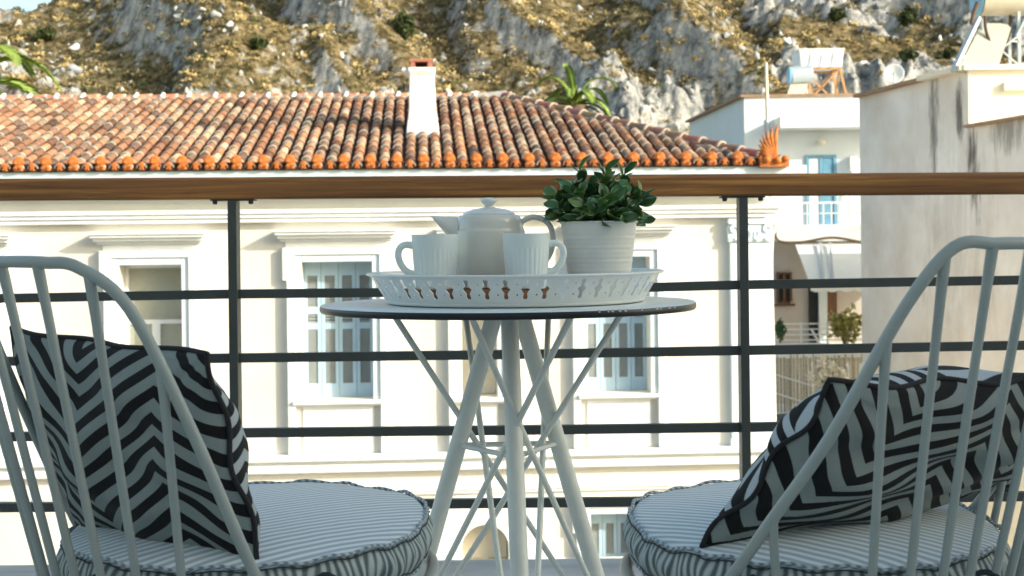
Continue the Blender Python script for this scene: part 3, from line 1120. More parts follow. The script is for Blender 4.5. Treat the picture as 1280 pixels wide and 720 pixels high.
def wall_holes(mb, s0, s1, z0, z1, ops, th=.45, mi=0):
    ss = sorted({s0, s1} | {o[0] for o in ops} | {o[1] for o in ops})
    zs = sorted({z0, z1} | {o[2] for o in ops} | {o[3] for o in ops})
    for a, b in zip(ss[:-1], ss[1:]):
        for c_, d in zip(zs[:-1], zs[1:]):
            m_, q = (a + b) / 2, (c_ + d) / 2
            if any(o[0] < m_ < o[1] and o[2] < q < o[3] for o in ops): continue
            mb.add([(a, 0, c_), (b, 0, c_), (b, 0, d), (a, 0, d)], [(0, 1, 2, 3)], mi)
    for o in ops:
        a, b, c_, d = o
        mb.add([(a, 0, c_), (a, th, c_), (a, th, d), (a, 0, d)], [(0, 1, 2, 3)], mi)
        mb.add([(b, 0, c_), (b, 0, d), (b, th, d), (b, th, c_)], [(0, 1, 2, 3)], mi)
        mb.add([(a, 0, d), (a, th, d), (b, th, d), (b, 0, d)], [(0, 1, 2, 3)], mi)
        mb.add([(a, 0, c_), (b, 0, c_), (b, th, c_), (a, th, c_)], [(0, 1, 2, 3)], mi)


mb = MB()
wall_holes(mb, SL, SR, ZG, zE + .05, openings)
mb.add([(SR, 0, ZG), (SR, 10.9, ZG), (SR, 10.9, zE), (SR, 0, zE)], [(0, 1, 2, 3)])
mb.add([(SL, 0, ZG), (SL, 0, zE), (SL, 10.9, zE), (SL, 10.9, ZG)], [(0, 1, 2, 3)])
mb.add([(SL, 10.9, ZG), (SL, 10.9, zE), (SR, 10.9, zE), (SR, 10.9, ZG)], [(0, 1, 2, 3)])
part(mb, 'wall', M['wall'], house)
mb = MB(); mb.box(SL + .1, SR - .1, .46, .6, ZG, zE)
part(mb, 'interior', M['dark'], house)

# eave fascia + cornice mouldings under it
mb = MB()
fz0 = hz(600, 222, -.5); fz1 = zE - .006
mb.box(SL - .5, SR + .46, -.52, .3, fz0, fz1)
mb.box(SL - .5, SR + .38, -.44, .3, fz0 - .10, fz0 - .003)
mb.box(SL - .5, SR + .26, -.30, .3, fz0 - .22, fz0 - .103)
part(mb, 'eave_fascia', M['fascia'], house, .012)
mb = MB()
def zf(py): return hz(600, py)
def mould(mb, p0, p1, out, wrap=True, s0=SL - .1, s1=None):
    s1 = SR + (out if wrap else 0) if s1 is None else s1
    mb.box(s0, s1, -out, -.001, zf(p1) + .002, zf(p0))
mould(mb, 259.5, 265, .20); mould(mb, 265, 270, .165); mould(mb, 270.3, 275.5, .13)
part(mb, 'cornice_moulding', M['trim'], house, .01)
mb = MB()
mould(mb, 563, 570, .22); mould(mb, 570.5, 573, .17); mould(mb, 573, 585, .14)
mould(mb, 603, 612, .07); mould(mb, 612, 616, .045)
part(mb, 'string_course', M['trim'], house, .01)
mb = MB(); mb.box(SL, SR + .02, -.022, -.001, ZG, zf(616) - .002 if False else zf(700))
part(mb, 'plinth', M['trim'], house)


def corner_pilaster():
    mb = MB()
    s0 = hs(912, 400); s1 = SR + .045
    mb.box(s0, s1, -.10, -.0015, zf(561), zf(277))
    mb.box(s0 - .02, s1 + .02, -.125, -.0016, zf(566), zf(553))
    part(mb, 'corner_pilaster', M['trimblue_and_shade'], house, .006)
    mb = MB()
    for k, (a, b, o_) in enumerate(((302, 306, .135), (285, 302, .115), (277, 284, .15))):
        mb.box(s0 - .03, s1 + .03, -o_, -.0016, zf(b) + (.002 if k else 0), zf(a))
    # scrolls and beads of the capital
    for k in range(4):
        x = s0 + .07 + k * (s1 - s0 - .14) / 3
        mb.lathe([(0, -.03), (.03, -.022), (.042, 0), (.03, .022), (0, .03)], (x, -.125, zf(303)), 12)
    for x in (s0 + .05, s1 - .05):
        pts = []
        for i in range(26):
            t = i / 25 * 4 * PI; r_ = .07 * (1 - i / 30)
            pts.append((x + r_ * math.cos(t), -.132, zf(290) + r_ * math.sin(t)))
        mb.tube(pts, .013, 6)
    for k in range(5):
        x = (s0 + s1) / 2 + (k - 2) * .045
        mb.tube([(x, -.12, zf(301)), (x + (k - 2) * .02, -.15, zf(288))], [.022, .008], 6)
    part(mb, 'capital', M['trimblue_and_shade'], house, .004)


corner_pilaster()


def frame_rect(mb, s0, s1, z0, z1, w_, y0, y1, bottom=False, mi=0):
    mb.box(s0 - w_, s0, y0, y1, z0, z1 + w_, mi)
    mb.box(s1, s1 + w_, y0, y1, z0, z1 + w_, mi)
    mb.box(s0 + .001, s1 - .001, y0 + .001, y1, z1, z1 + w_, mi)
    if bottom:
        mb.box(s0 + .001, s1 - .001, y0 + .001, y1, z0 - w_, z0, mi)


def window(op, kind, ear=.055, wid=.20, cornice=True, upper=True):
    s0, s1, z0, z1 = op
    apr = zf(562)
    win = MB()
    # moulded surround in two steps, with ears at the head
    frame_rect(win, s0 - .10, s1 + .10, z0 - .02 if not upper else apr, z1 + .10, wid - .10, -.110, -.0015)
    frame_rect(win, s0, s1, z0, z1, .099, -.075, -.0012, False, 1)  # inner step blue: shade of the moulding put into its colour
    win.box(s0 - wid - ear, s0 - wid - .001, -.108, -.0015, z1 - .25, z1 + wid)
    win.box(s1 + wid + .001, s1 + wid + ear, -.108, -.0015, z1 - .25, z1 + wid)
    if upper:
        win.box(s0 - .001, s1 + .001, -.03, -.0013, apr, z0 - .09)
    w_ = part(win, 'window', [M['trim'], M['trimblue_and_shade']], house, .007)
    if cornice:
        mb = MB()
        zc0 = z1 + wid + .085
        for k, (a, b, o_) in enumerate(((0, .035, .13), (.037, .085, .20), (.087, .125, .26), (.127, .15, .29))):
            mb.box(s0 - wid - .06 - (o_ - .09) * .5, s1 + wid + .06 + (o_ - .09) * .5, -o_, -.002, zc0 + a, zc0 + b)
        mb.box(s0 - wid - .02, s1 + wid + .02, -.035, -.002, z1 + wid + .002, zc0 - .001)
        part(mb, 'window_cornice', M['trim'], w_, .006)
    mb = MB()
    mb.box(s0 - .13, s1 + .13, -.15, -.001, z0 - .055, z0 - .004)
    mb.box(s0 - .10, s1 + .10, -.085, .0, z0 - .088, z0 - .057)
    part(mb, 'sill', M['trim'], w_, .006)
    y = .29
    if kind == 'shutter':
        n_ = 4; lw = (s1 - s0) / n_
        H_ = z1 - z0
        for k in range(n_):
            a = s0 + k * lw + .003; b = a + lw - .006
            mb = MB()
            st = .048
            mb.box(a, a + st, y, y + .04, z0 + .003, z1 - .004); mb.box(b - st, b, y, y + .04, z0 + .003, z1 - .004)
            rows = [(z0 + .16, z0 + H_ * .60), (z0 + H_ * .60 + .09, z0 + H_ * .66 + .02), (z0 + H_ * .69 + .06, z1 - .17)]
            rows = [(z0 + .19, z0 + H_ * .50), (z0 + H_ * .50 + .09, z0 + H_ * .565 + .09), (z0 + H_ * .565 + .19, z1 - .20)]
            edges = [z0 + .003] + [q for r_ in rows for q in r_] + [z1 - .004]
            for e0, e1 in zip(edges[0::2], edges[1::2]):
                mb.box(a + st, b - st, y + .002, y + .038, e0, e1)
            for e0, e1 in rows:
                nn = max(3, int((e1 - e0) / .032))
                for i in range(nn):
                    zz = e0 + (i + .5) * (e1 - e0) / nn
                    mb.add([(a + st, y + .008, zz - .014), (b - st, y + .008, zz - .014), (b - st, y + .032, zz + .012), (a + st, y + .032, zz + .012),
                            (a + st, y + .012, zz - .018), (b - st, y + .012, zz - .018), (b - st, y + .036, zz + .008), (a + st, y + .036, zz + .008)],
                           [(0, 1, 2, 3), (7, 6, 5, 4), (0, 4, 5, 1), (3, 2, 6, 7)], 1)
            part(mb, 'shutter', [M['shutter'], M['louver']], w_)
    else:
        mb = MB()
        a = .05
        frame_rect(mb, s0 + a, s1 - a, z0 + a, z1 - a, a - .002, y + .05, y + .10, True)
        m_ = (s0 + s1) / 2
        if kind == 'blind':
            zt_ = z0 + (z1 - z0) * .56
            mb.box(s0 + a, s1 - a, y + .055, y + .095, zt_ - .03, zt_ + .03)
            mb.box(m_ - .055, m_ + .055, y + .045, y + .095, z0 + a, zt_ - .031)
        part(mb, 'window_frame', M['winwhite'], w_)
        mb = MB(); mb.box(s0 + .01, s1 - .01, y + .085 if kind == 'blind' else y + .03, y + .088 if kind == 'blind' else y + .035, z0 + .01, z1 - .01)
        part(mb, 'blind', M['blind'] if kind == 'blind' else M['creamblind'], w_)
    return w_


window(W1, 'blind'); window(W4, 'shutter')
window(W2, 'shutter'); window(W3, 'shutter')
window(W0, 'cream', wid=.19, ear=.04)
window(G2, 'shutter', cornice=False, upper=False); window(G3, 'shutter', cornice=False, upper=False)

# arched entrance: archivolt ring, infill spandrels, door
s0, s1, z0, z1 = AR
m_ = (s0 + s1) / 2; ra = (s1 - s0) / 2
spr = z1 - ra
mb = MB()
N_ = 24
V = []
for i in range(N_ + 1):
    t = PI * i / N_
    V.append((m_ - ra * .999 * math.cos(t), spr + ra * .96 * math.sin(t)))
for i in range(N_):
    a, b = V[i], V[i + 1]
    mb.add([(a[0], .001, a[1]), (b[0], .001, b[1]), (b[0], .001, z1 + .002), (a[0], .001, z1 + .002)], [(0, 1, 2, 3)])
    mb.add([(a[0], .001, a[1]), (a[0], .35, a[1]), (b[0], .35, b[1]), (b[0], .001, b[1])], [(0, 1, 2, 3)])
part(mb, 'arch_infill', M['wall'], house)
mb = MB()
r2 = ra + .42
for i in range(N_):
    t0, t1 = PI * i / N_, PI * (i + 1) / N_
    def P_(r_, t, y): return (m_ - r_ * math.cos(t), y, spr + r_ * math.sin(t))
    vs = [P_(ra, t0, -.06), P_(ra, t1, -.06), P_(r2, t1, -.06), P_(r2, t0, -.06), P_(ra, t0, 0), P_(ra, t1, 0), P_(r2, t1, 0), P_(r2, t0, 0)]
    mb.add(vs, [(0, 1, 2, 3), (0, 4, 5, 1), (3, 2, 6, 7)])
mb.box(s0 - .42, s0, -.058, -.001, ZG, spr); mb.box(s1, s1 + .42, -.058, -.001, ZG, spr)
part(mb, 'archivolt', M['trim'], house)
mb = MB(); mb.box(s0 + .01, s1 - .01, .30, .34, ZG + .12, z1)
dr = part(mb, 'door', M['peach'], house)
mb = MB(); mb.box(m_ - .32, m_ - .05, .285, .2995, ZG + .3, spr - .2); mb.box(m_ + .05, m_ + .32, .285, .2995, ZG + .3, spr - .2)
part(mb, 'door_panel', M['creamblind'], dr)

# ---- roof
eY = -.57
zEv = zE + .01
zRg = hz(600, 121.5, 5.0)
yR = 5.0
slope = (zRg - zEv) / (yR - eY)
sEv = hs(978, 205, eY)            # right end of the eave
sRg = hs(622, 121, yR)            # right end of the ridge
rnd = random.Random(5)
mbT = MB(); mbC = MB()
# bedding under the cover tiles: front slope, hip slope, back slope
zd = .025
sLe = SL - .6
mbC.add([(sLe, eY + .02, zEv - zd), (sEv, eY + .02, zEv - zd), (sRg, yR, zRg - zd), (sLe, yR, zRg - zd)], [(0, 1, 2, 3)])
mbC.add([(sEv, eY + .02, zEv - zd), (sEv, 11.5, zEv - zd), (sRg, yR + .4, zRg - zd), (sRg, yR, zRg - zd)], [(0, 1, 2, 3)])
mbC.add([(sLe, yR, zRg - zd), (sRg, yR, zRg - zd), (sRg, yR + .4, zRg - zd), (sEv, 11.5, zEv - zd), (sLe, 11.5, zEv - zd)], [(0, 1, 2, 3, 4)])
part(mbC, 'roof_bed', M['channel'], house)


PAL = [(.44, .225, .12), (.38, .185, .10), (.47, .27, .155), (.29, .145, .08), (.52, .36, .23), (.22, .13, .09), (.40, .26, .165), (.37, .18, .095)]


def tile(mb, a, b, right, up, r0, r1, col, lip, n=7):
    """barrel tile from a (lower) to b (upper)"""
    V = []; cs = []
    for p, r_, c_ in ((a, r0, lip), (a.lerp(b, .13), r0 * .985, col), (b, r1, col)):
        for j in range(n + 1):
            t = PI * j / n
            V.append(p + right * (-math.cos(t) * r_) + up * (math.sin(t) * r_ * .95)); cs.append(c_)
    m0 = n + 1
    fs = [(i * m0 + j, i * m0 + j + 1, (i + 1) * m0 + j + 1, (i + 1) * m0 + j) for i in range(2) for j in range(n)]
    mb.add(V, fs, 0, cs, True)
    fr = [tuple(a + right * (-math.cos(PI * j / n) * r0) + up * (math.sin(PI * j / n) * r0 * .95)) for j in range(n + 1)]
    fr2 = [tuple(a + right * (-math.cos(PI * j / n) * r0 * .75) + up * (math.sin(PI * j / n) * r0 * .70)) for j in range(n + 1)]
    mb.add(fr + fr2, [(j + 1, j, m0 + j, m0 + j + 1) for j in range(n)], 0, tuple(q * .6 for q in lip) if True else lip)


def slope_rows(origin, dirS, dirU, up, width, limfun, step=.385, pitch=.178, start=0.0):
    k = 0
    x = start
    while x < width:
        lim = limfun(x)
        base = origin + dirS * x
        L = 0; i = 0
        jx = rnd.uniform(-.006, .006)
        tone = rnd.uniform(.9, 1.1)
        while L < lim - .05:
            Lb = min(L + step + .05, lim + .04)
            c0 = PAL[rnd.randrange(len(PAL))]
            g_ = tone * rnd.uniform(.75, 1.2)
            if rnd.random() < .10: g_ *= .45
            # weathered band of darker tiles
            band = math.exp(-((L - 2.7 + .5 * math.sin(x * .9)) / .35) ** 2)
            if 3.0 < x - start < 9 and False: g_ *= 1 - .5 * band
            s_world = base.x + dirU.x * L
            if -4.6 < s_world < -1.2: g_ *= 1 - .62 * band
            col = tuple(min(1, q * g_) for q in c0)
            pal = rnd.random()
            lip = (.70, .62, .50) if pal < .45 else tuple(min(1, q * 1.3) for q in col)
            o_ = dirS * (jx + rnd.uniform(-.006, .006)) + up * rnd.uniform(0, .008)
            tile(mbT, base + dirU * L + o_ + up * .012, base + dirU * Lb + o_, dirS, up, .070, .056, col, lip)
            L += step; i += 1
        x += pitch; k += 1


sl_len = math.hypot(yR - eY, zRg - zEv)
dU = Vector((0, yR - eY, zRg - zEv)) / sl_len
upv = Vector((0, -(zRg - zEv), yR - eY)).normalized()
org = Vector((sLe, eY, zEv))
wd = sEv - sLe
hipx = sEv - sRg
slope_rows(org, Vector((1, 0, 0)), dU, upv, wd - .05, lambda x: sl_len if sLe + x < sRg else sl_len * max(0, (sEv - (sLe + x)) / hipx))
# hip slope (faces right)
dlen = math.hypot(hipx, zRg - zEv)
dU2 = Vector((-hipx, 0, zRg - zEv)) / dlen
up2 = Vector((zRg - zEv, 0, hipx)).normalized()
half = yR - eY
slope_rows(Vector((sEv, eY, zEv)), Vector((0, 1, 0)), dU2, up2, 11.5 - eY, lambda x: dlen * min(1, x / half) if x < half else dlen * max(0, min(1, (11.5 - eY - x) / half)))
part(mbT, 'cover_tiles', M['tile'], house)
# ridge and hip caps
mb = MB()
k = sLe
cap_u = Vector((0, 0, 1))
while k < sRg:
    e = .44
    col = tuple(q * rnd.uniform(.8, 1.1) for q in (.52, .25, .15))
    tile(mb, Vector((k + e + .04, yR, zRg + .012)), Vector((k, yR, zRg)), Vector((0, 1, 0)), cap_u, .085, .07, col, (.74, .68, .58), 8)
    mb.lathe([(0, .135), (.045, .125), (.055, .10), (.055, .075)], (k + e, yR - .06, zRg - .03), 7) if False else None
    k += e
hp0 = Vector((sRg, yR, zRg + .02)); hp1 = Vector((sEv - .1, eY + .1, zEv + .05))
hl = (hp1 - hp0).length; hd = (hp1 - hp0).normalized()
hr = hd.cross(Vector((0, 0, 1))).normalized(); hu = hr.cross(hd).normalized()
q = 0
while q < hl - .2:
    col = tuple(z_ * rnd.uniform(.55, .9) for z_ in (.42, .20, .14))
    tile(mb, hp0 + hd * (q + .43) + hu * .022, hp0 + hd * q, hr, hu, .095, .08, col, (.72, .64, .52), 8)
    q += .40
part(mb, 'ridge_caps', M['tile'], house)
mb = MB()
mb.bar(Vector((sLe, yR, zRg - .01)), Vector((sRg, yR, zRg - .01)), .19, .075)
mb.bar(hp0 + hu * -.035, hp1 + hu * -.035, .27, .075)
mb.tube([(sRg - .5, yR - .1, zRg - .01), (sRg + .15, yR - .12, zRg - .02)], [.05, .13], 8)
part(mb, 'ridge_mortar', M['mortar'], house)
# little white mortar knobs where the cover tiles meet the ridge
mb = MB()
x = sLe + .1
while x < sRg:
    mb.tube([(x, yR - .16, zRg - .02), (x + .03, yR - .02, zRg + .085)], [.05, .035], 6)
    x += .445
part(mb, 'mortar_knobs', M['chim'], house)


# antefixes: palmettes of terracotta at the eave
def antefix_mesh(sc=1.0):
    mb = MB()
    pts = []
    n_ = 9
    # outline with seven lobes around the top, narrow waist, spreading foot
    base_l = [(-.075, 0), (-.078, .035), (-.048, .062)]
    lob = []
    for i in range(n_ * 5 + 1):
        t = PI * (1.08 - 1.16 * i / (n_ * 5))
        r_ = .078 + .024 * abs(math.sin((i / 5.0) * PI)) ** .7
        lob.append((r_ * math.cos(t), .118 + r_ * math.sin(t) * 1.03))
    pts = base_l + lob + [(-x, y) for x, y in reversed(base_l)]
    pts = [(x * sc * .84, y * sc) for x, y in pts]
    c = (0, .10 * sc)
    n2 = len(pts)
    V = [(x, 0, y) for x, y in pts] + [(x * .82, -.018 * sc, c[1] + (y - c[1]) * .86) for x, y in pts] + [(x, .03, y) for x, y in pts] + [(0, -.026 * sc, c[1])]
    fs = []
    for i in range(n2):
        j = (i + 1) % n2
        fs.append((i, j, n2 + j, n2 + i)); fs.append((n2 + i, n2 + j, 3 * n2)); fs.append((j, i, 2 * n2 + i, 2 * n2 + j))
    mb.add(V, fs)
    # raised ribs of the palmette and two scrolls
    for k in range(7):
        t = R(90 + (k - 3) * 27)
        mb.tube([(0, -.024 * sc, .09 * sc), (.045 * sc * math.cos(t), -.036 * sc, (.105 + .05 * math.sin(t)) * sc), (.084 * sc * math.cos(t), -.016 * sc, (.118 + .083 * math.sin(t)) * sc)], [.006 * sc, .013 * sc, .008 * sc], 6)
    for sx in (-1, 1):
        mb.tube([(sx * .055 * sc, -.03 * sc, .03 * sc), (sx * .03 * sc, -.04 * sc, .05 * sc), (sx * .012 * sc, -.03 * sc, .03 * sc), (sx * .035 * sc, -.03 * sc, .015 * sc)], .010 * sc, 6)
    return mb


proto = part(antefix_mesh(.90), 'antefix', M['terra'], house)
small = part(antefix_mesh(.52), 'small_antefix', M['terra'], house)
x = sLe; i = 0; fp = True; fsm = True
while x < sEv - .12:
    if x > hs(-420, 210, eY):
        big = i % 2 == 0
        src = proto if big else small
        first = fp if big else fsm
        o = src if first else src.copy()
        if not first:
            COL.objects.link(o); o.parent = house
        o.location = (x, eY - .012 - (.012 if big else 0), zEv - .012)
        o.rotation_euler = (R(-6), 0, R(random.uniform(-3, 3)))
        if big: fp = False
        else: fsm = False
    x += .178; i += 1
# dark strips behind them, standing in for the shaded gaps
mb = MB()
x = sLe
while x < sEv - .1:
    V = []
    n_ = 8
    for k in range(n_ + 1):
        t = PI * k / n_
        V.append((x + .089 - .062 * math.cos(t), zEv + .045 - .062 * math.sin(t)))
    vs = [(a, eY - .004, b) for a, b in V] + [(a, eY - .004, b - .02) for a, b in V] + [(a, eY + .35, b + .03) for a, b in V]
    fs = []
    for k in range(n_):
        fs.append((n_ + 1 + k, n_ + 2 + k, k + 1, k)); fs.append((k, k + 1, 2 * n_ + 3 + k, 2 * n_ + 2 + k)[::1])
    mb.add(vs, fs)
    x += .178
mb = MB(); mb.box(sLe, sEv - .1, eY + .05, eY + .09, zEv - .012, zEv + .085); mb.box(sLe, sEv - .1, eY + .01, eY + .05, zEv - .012, zEv + .012)
part(mb, 'eave_gap_shade', M['channel'], house)
# corner acroterion: an upright fan-shaped leaf scroll
mb = MB()
ax, az_ = sEv + .02, zEv - .03
fan = []
for i in range(7):
    k = i / 6
    t = R(152 - 66 * k)
    ln = .27 + .20 * k
    bx_, bz_ = ax - .12, az_ + .10
    mb.tube(catmull([(bx_ + .05 * math.cos(t), eY - .03, bz_), (bx_ + ln * .55 * math.cos(t + .12), eY - .07, bz_ + ln * .55 * math.sin(t + .12)), (bx_ + ln * math.cos(t) , eY - .03, bz_ + ln * math.sin(t))], 4), [.02, .026, .030, .033, .033, .030, .024, .016, .008], 7)
for i in range(0):
    k = i / 8
    # blades from a low curl on the left up to a tall point on the right
    h = .10 + .37 * k ** 1.3
    x1 = ax - .36 + .38 * k
    mb.tube(catmull([(ax - .20 + .10 * k, eY - .05, az_ + .05 + .04 * k), (ax - .26 + .24 * k, eY - .08, az_ + .08 + h * .5), (x1 + .03, eY - .045, az_ + .05 + h)], 4), [.05, .045, .040, .038, .035, .03, .026, .02, .012], 7)
mb.box(ax - .34, ax + .06, eY - .06, eY + .20, az_ - .01, az_ + .14)
for sx, zz in ((-.25, .09), (-.1, .075), (.0, .10)):
    mb.lathe([(0, -.05), (.04, -.035), (.055, 0), (.04, .035), (0, .05)], (ax + sx, eY - .07, az_ + zz), 10)
part(mb, 'corner_acroterion', M['terra'], house)


# chimney: tapering white shaft with a clay cap
cyd = 1.63
cs0, cs1 = hs(511, 130, cyd), hs(545, 130, cyd)
cb = zEv + slope * (cyd - eY) - .25
ct = hz(528, 84, cyd)
mb = MB()
def ring4(x0, x1, y0, y1, z): return [(x0, y0, z), (x1, y0, z), (x1, y1, z), (x0, y1, z)]
V = ring4(cs0 - .07, cs1 + .07, cyd - .06, cyd + .55, cb) + ring4(cs0 - .035, cs1 + .035, cyd - .03, cyd + .5, cb + .36) + ring4(cs0, cs1, cyd, cyd + .44, cb + .62) + ring4(cs0 + .01, cs1 - .02, cyd + .01, cyd + .42, ct - .12) + ring4(cs0 - .01, cs1 + .0, cyd - .02, cyd + .45, ct - .05) + ring4(cs0 - .01, cs1, cyd - .02, cyd + .45, ct)
fs = [(i * 4 + j, i * 4 + (j + 1) % 4, i * 4 + 4 + (j + 1) % 4, i * 4 + 4 + j) for i in range(5) for j in range(4)] + [(20, 21, 22, 23)]
mb.add(V, fs)
chim = part(mb, 'chimney', M['chim'], house, .018)
mb = MB()
mb.box(cs0 + .01, cs1 - .03, cyd + .0, cyd + .42, ct + .085, ct + .125)
mb.box(cs0 + .03, cs0 + .10, cyd + .01, cyd + .4, ct + .001, ct + .084); mb.box(cs1 - .12, cs1 - .05, cyd + .01, cyd + .4, ct + .001, ct + .084)
mb.box(cs0 + .11, cs1 - .13, cyd + .33, cyd + .39, ct + .001, ct + .084)
part(mb, 'chimney_cap', mat('clay_cap', (.42, .17, .11), .8, .2, 12), chim, .006)
mb = MB(); mb.tube([(cs0 + .02, cyd + .1, ct - .10), (cs0 - .10, cyd + .08, ct - .02)], [.06, .04], 8)
part(mb, 'smoke_outlet', M['chim'], chim)

# pipes and cables running down the right-hand corner
pr = empty('wall_conduits', (0, 0, 0), 0, 'tangle of pale pipes and cables down the corner of the cream house', 'pipes')
def PW(L_, D, r, m, nm):
    mb = MB(); mb.tube(catmull([W(x, y, D) for x, y in L_], 5), r, 7); part(mb, nm, m, pr)
PW([(966, 215), (963, 262), (966, 283), (964, 330), (966, 420), (969, 560)], 21.25, .028, M['hose2'], 'pipe')
PW([(960, 290), (961, 330), (960, 400), (963, 470), (966, 560)], 21.2, .022, M['hose2'], 'pipe')
PW([(966, 276), (972, 300), (1000, 303), (1040, 297), (1078, 303)], 32.4, .03, M['coping'], 'cable')
PW([(962, 284), (970, 276), (967, 292), (961, 288), (964, 300)], 21.2, .02, M['hose2'], 'cable')

# ================================================================== white house further up the side street
wh = empty('white_house', (0, 0, 0), 0, 'white flat-roofed house with blue door and balcony behind the cream house', 'house')
def X(px, D, py=290): return W(px, py, D).x
def Z(py, D, px=1000): return W(px, py, D).z
D3 = 35.0
xa = X(930, D3, 122); xb = 12.0
zt3 = Z(122, D3, 930)
mb = MB()
mb.add([(xa, D3, STREET), (xb, D3, STREET), (xb, D3, zt3), (xa, D3, zt3)], [(0, 1, 2, 3)])
xf = X(862, 42.5, 158)
mb.add([(xa, D3, STREET), (xa, D3, zt3), (xf, 42.5, zt3), (xf, 42.5, STREET)], [(0, 1, 2, 3)])
mb.add([(xa, D3, zt3), (xb, D3, zt3), (xb, 42.5, zt3), (xf, 42.5, zt3)], [(0, 1, 2, 3)])
mb.add([(xb, D3, STREET), (xb, 42.5, STREET), (xb, 42.5, zt3), (xb, D3, zt3)], [(0, 1, 2, 3)])
part(mb, 'wall', M['whiteblue'], wh)
mb = MB(); mb.bar((xa - .02, D3 - .02, zt3 + .03), (xf - .02, 42.5, zt3 + .03), .22, .06); mb.box(xa - .1, xb, D3 - .06, D3 + .2, zt3 + .001, zt3 + .07)
part(mb, 'roof_edge', M['coping'], wh)
mb = MB()
mb.box(X(976, 34.2), xb, 34.2, D3 - .002, Z(160, 34.2), Z(145, 34.2))
part(mb, 'canopy_slab', M['white'], wh, .02)
# blue door
dx0, dx1 = X(1008, D3), X(1046, D3); dz0, dz1 = Z(281, D3), Z(194, D3)
mb = MB()
frame_rect(mb, dx0 + .07, dx1 - .07, dz0, dz1 - .07, .07, D3 - .05, D3 - .002)
mb.box((dx0 + dx1) / 2 - .04, (dx0 + dx1) / 2 + .04, D3 - .045, D3 - .002, dz0, dz1 - .08)
d_ = part(mb, 'door', M['bluedoor'], wh)
mb = MB(); mb.box(dx0 + .08, (dx0 + dx1) / 2 - .05, D3 - .02, D3 - .004, dz0, dz1 - .08)
part(mb, 'curtained_pane', M['whiteblue'], d_)
mb = MB(); mb.box((dx0 + dx1) / 2 + .05, dx1 - .08, D3 - .02, D3 - .004, dz0, dz1 - .08)
for k in range(6):
    zz = dz0 + .2 + k * .26; mb.box((dx0 + dx1) / 2 + .05, dx1 - .08, D3 - .03, D3 - .018, zz, zz + .03)
part(mb, 'door_leaf', M['bluedoor'], d_)
mb = MB(); mb.lathe([(0, .06), (.09, .05), (.12, 0), (.09, -.05), (0, -.06)], (X(1027, 34.9), 34.9, Z(178, 34.9)), 14)
part(mb, 'wall_lamp', M['peach'], wh)
mb = MB(); mb.box(X(1061, D3), X(1068, D3), 34.75, 34.99, Z(215, D3), Z(197, D3)); mb.tube([(X(1064, D3), 34.9, Z(215, D3)), (X(1060, D3), 34.85, Z(278, D3))], .03, 6)
part(mb, 'meter_box', M['white'], wh)
# balcony
mb = MB(); mb.box(X(970, 33.6), xb, 33.6, D3 - .003, Z(302, 33.6), Z(281, 33.6))
part(mb, 'balcony_slab', M['white'], wh, .02)
mb = MB()
y_ = 33.68; zA, zB = Z(280.5, y_), Z(255, y_)
x = X(968, y_)
while x < xb:
    mb.box(x, x + .03, y_, y_ + .03, zA, zB); x += .19
mb.box(X(966, y_), xb, y_ - .01, y_ + .04, zB, zB + .05); mb.box(X(966, y_), xb, y_ - .005, y_ + .035, (zA + zB) / 2, (zA + zB) / 2 + .03)
part(mb, 'balcony_railing', M['white'], wh)
# ground-floor front, in the shade of the balcony
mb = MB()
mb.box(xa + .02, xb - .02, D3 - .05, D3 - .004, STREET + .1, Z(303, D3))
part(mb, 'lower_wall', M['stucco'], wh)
wx0, wx1, wz0, wz1 = X(970, 34.9), X(989, 34.9), Z(379, 34.9), Z(340, 34.9)
mb = MB(); frame_rect(mb, wx0 + .05, wx1 - .05, wz0 + .05, wz1 - .05, .05, 34.86, 34.94, True)
mb.box((wx0 + wx1) / 2 - .03, (wx0 + wx1) / 2 + .03, 34.87, 34.94, wz0 + .05, wz1 - .06)
mb.box(wx0 - .06, wx1 + .06, 34.80, 34.94, wz0 - .06, wz0 - .005)
w3 = part(mb, 'window', M['brownwood'], wh)
mb = MB(); mb.box(wx0 + .03, wx1 - .03, 34.91, 34.945, wz0 + .03, wz1 - .03); part(mb, 'pane', M['dark'], w3)
mb = MB(); mb.box(X(1010, 34.9), X(1021, 34.9), 34.88, 34.945, Z(440, 34.9), Z(360, 34.9)); part(mb, 'dark_door', M['dark'], wh)
mb = MB(); mb.box(X(1021.5, 34.9), X(1032, 34.9), 34.80, 34.9, Z(440, 34.9), Z(352, 34.9)); part(mb, 'door_panel', M['whiteblue'], wh)
mb = MB(); mb.box(X(1033, 34.9), X(1045, 34.9), 34.88, 34.945, Z(402, 34.9), Z(355, 34.9)); part(mb, 'window', M['brownwood'], wh)
# awning
mb = MB()
x0, x1 = X(993, 33.8), 11.0
za, zb_ = Z(304, 33.8), Z(357, 32.4)
ns = 40
V = []; cs = []
for i in range(ns + 1):
    x = x0 + (x1 - x0) * i / ns
    sh = .12 * (1 - i / ns)
    V += [(x, 33.75, za), (x + .07, 32.4, zb_), (x + .07, 32.39, zb_ - .11 - .05 * abs(math.sin(i * PI / 3)))]
fs = []
for i in range(ns):
    a = i * 3
    fs += [(a, a + 1, a + 4, a + 3), (a + 1, a + 2, a + 5, a + 4)]
mb.add(V, fs)
part(mb, 'awning', M['awning'], wh)
mb = MB()
for q in (1024, 1036):
    mb.bar((X(q, 33.7), 33.6, za - .0), (X(q + 4, 32.5), 32.42, zb_ + .03), .05, .04)
part(mb, 'awning_arm', M['steel'], wh)
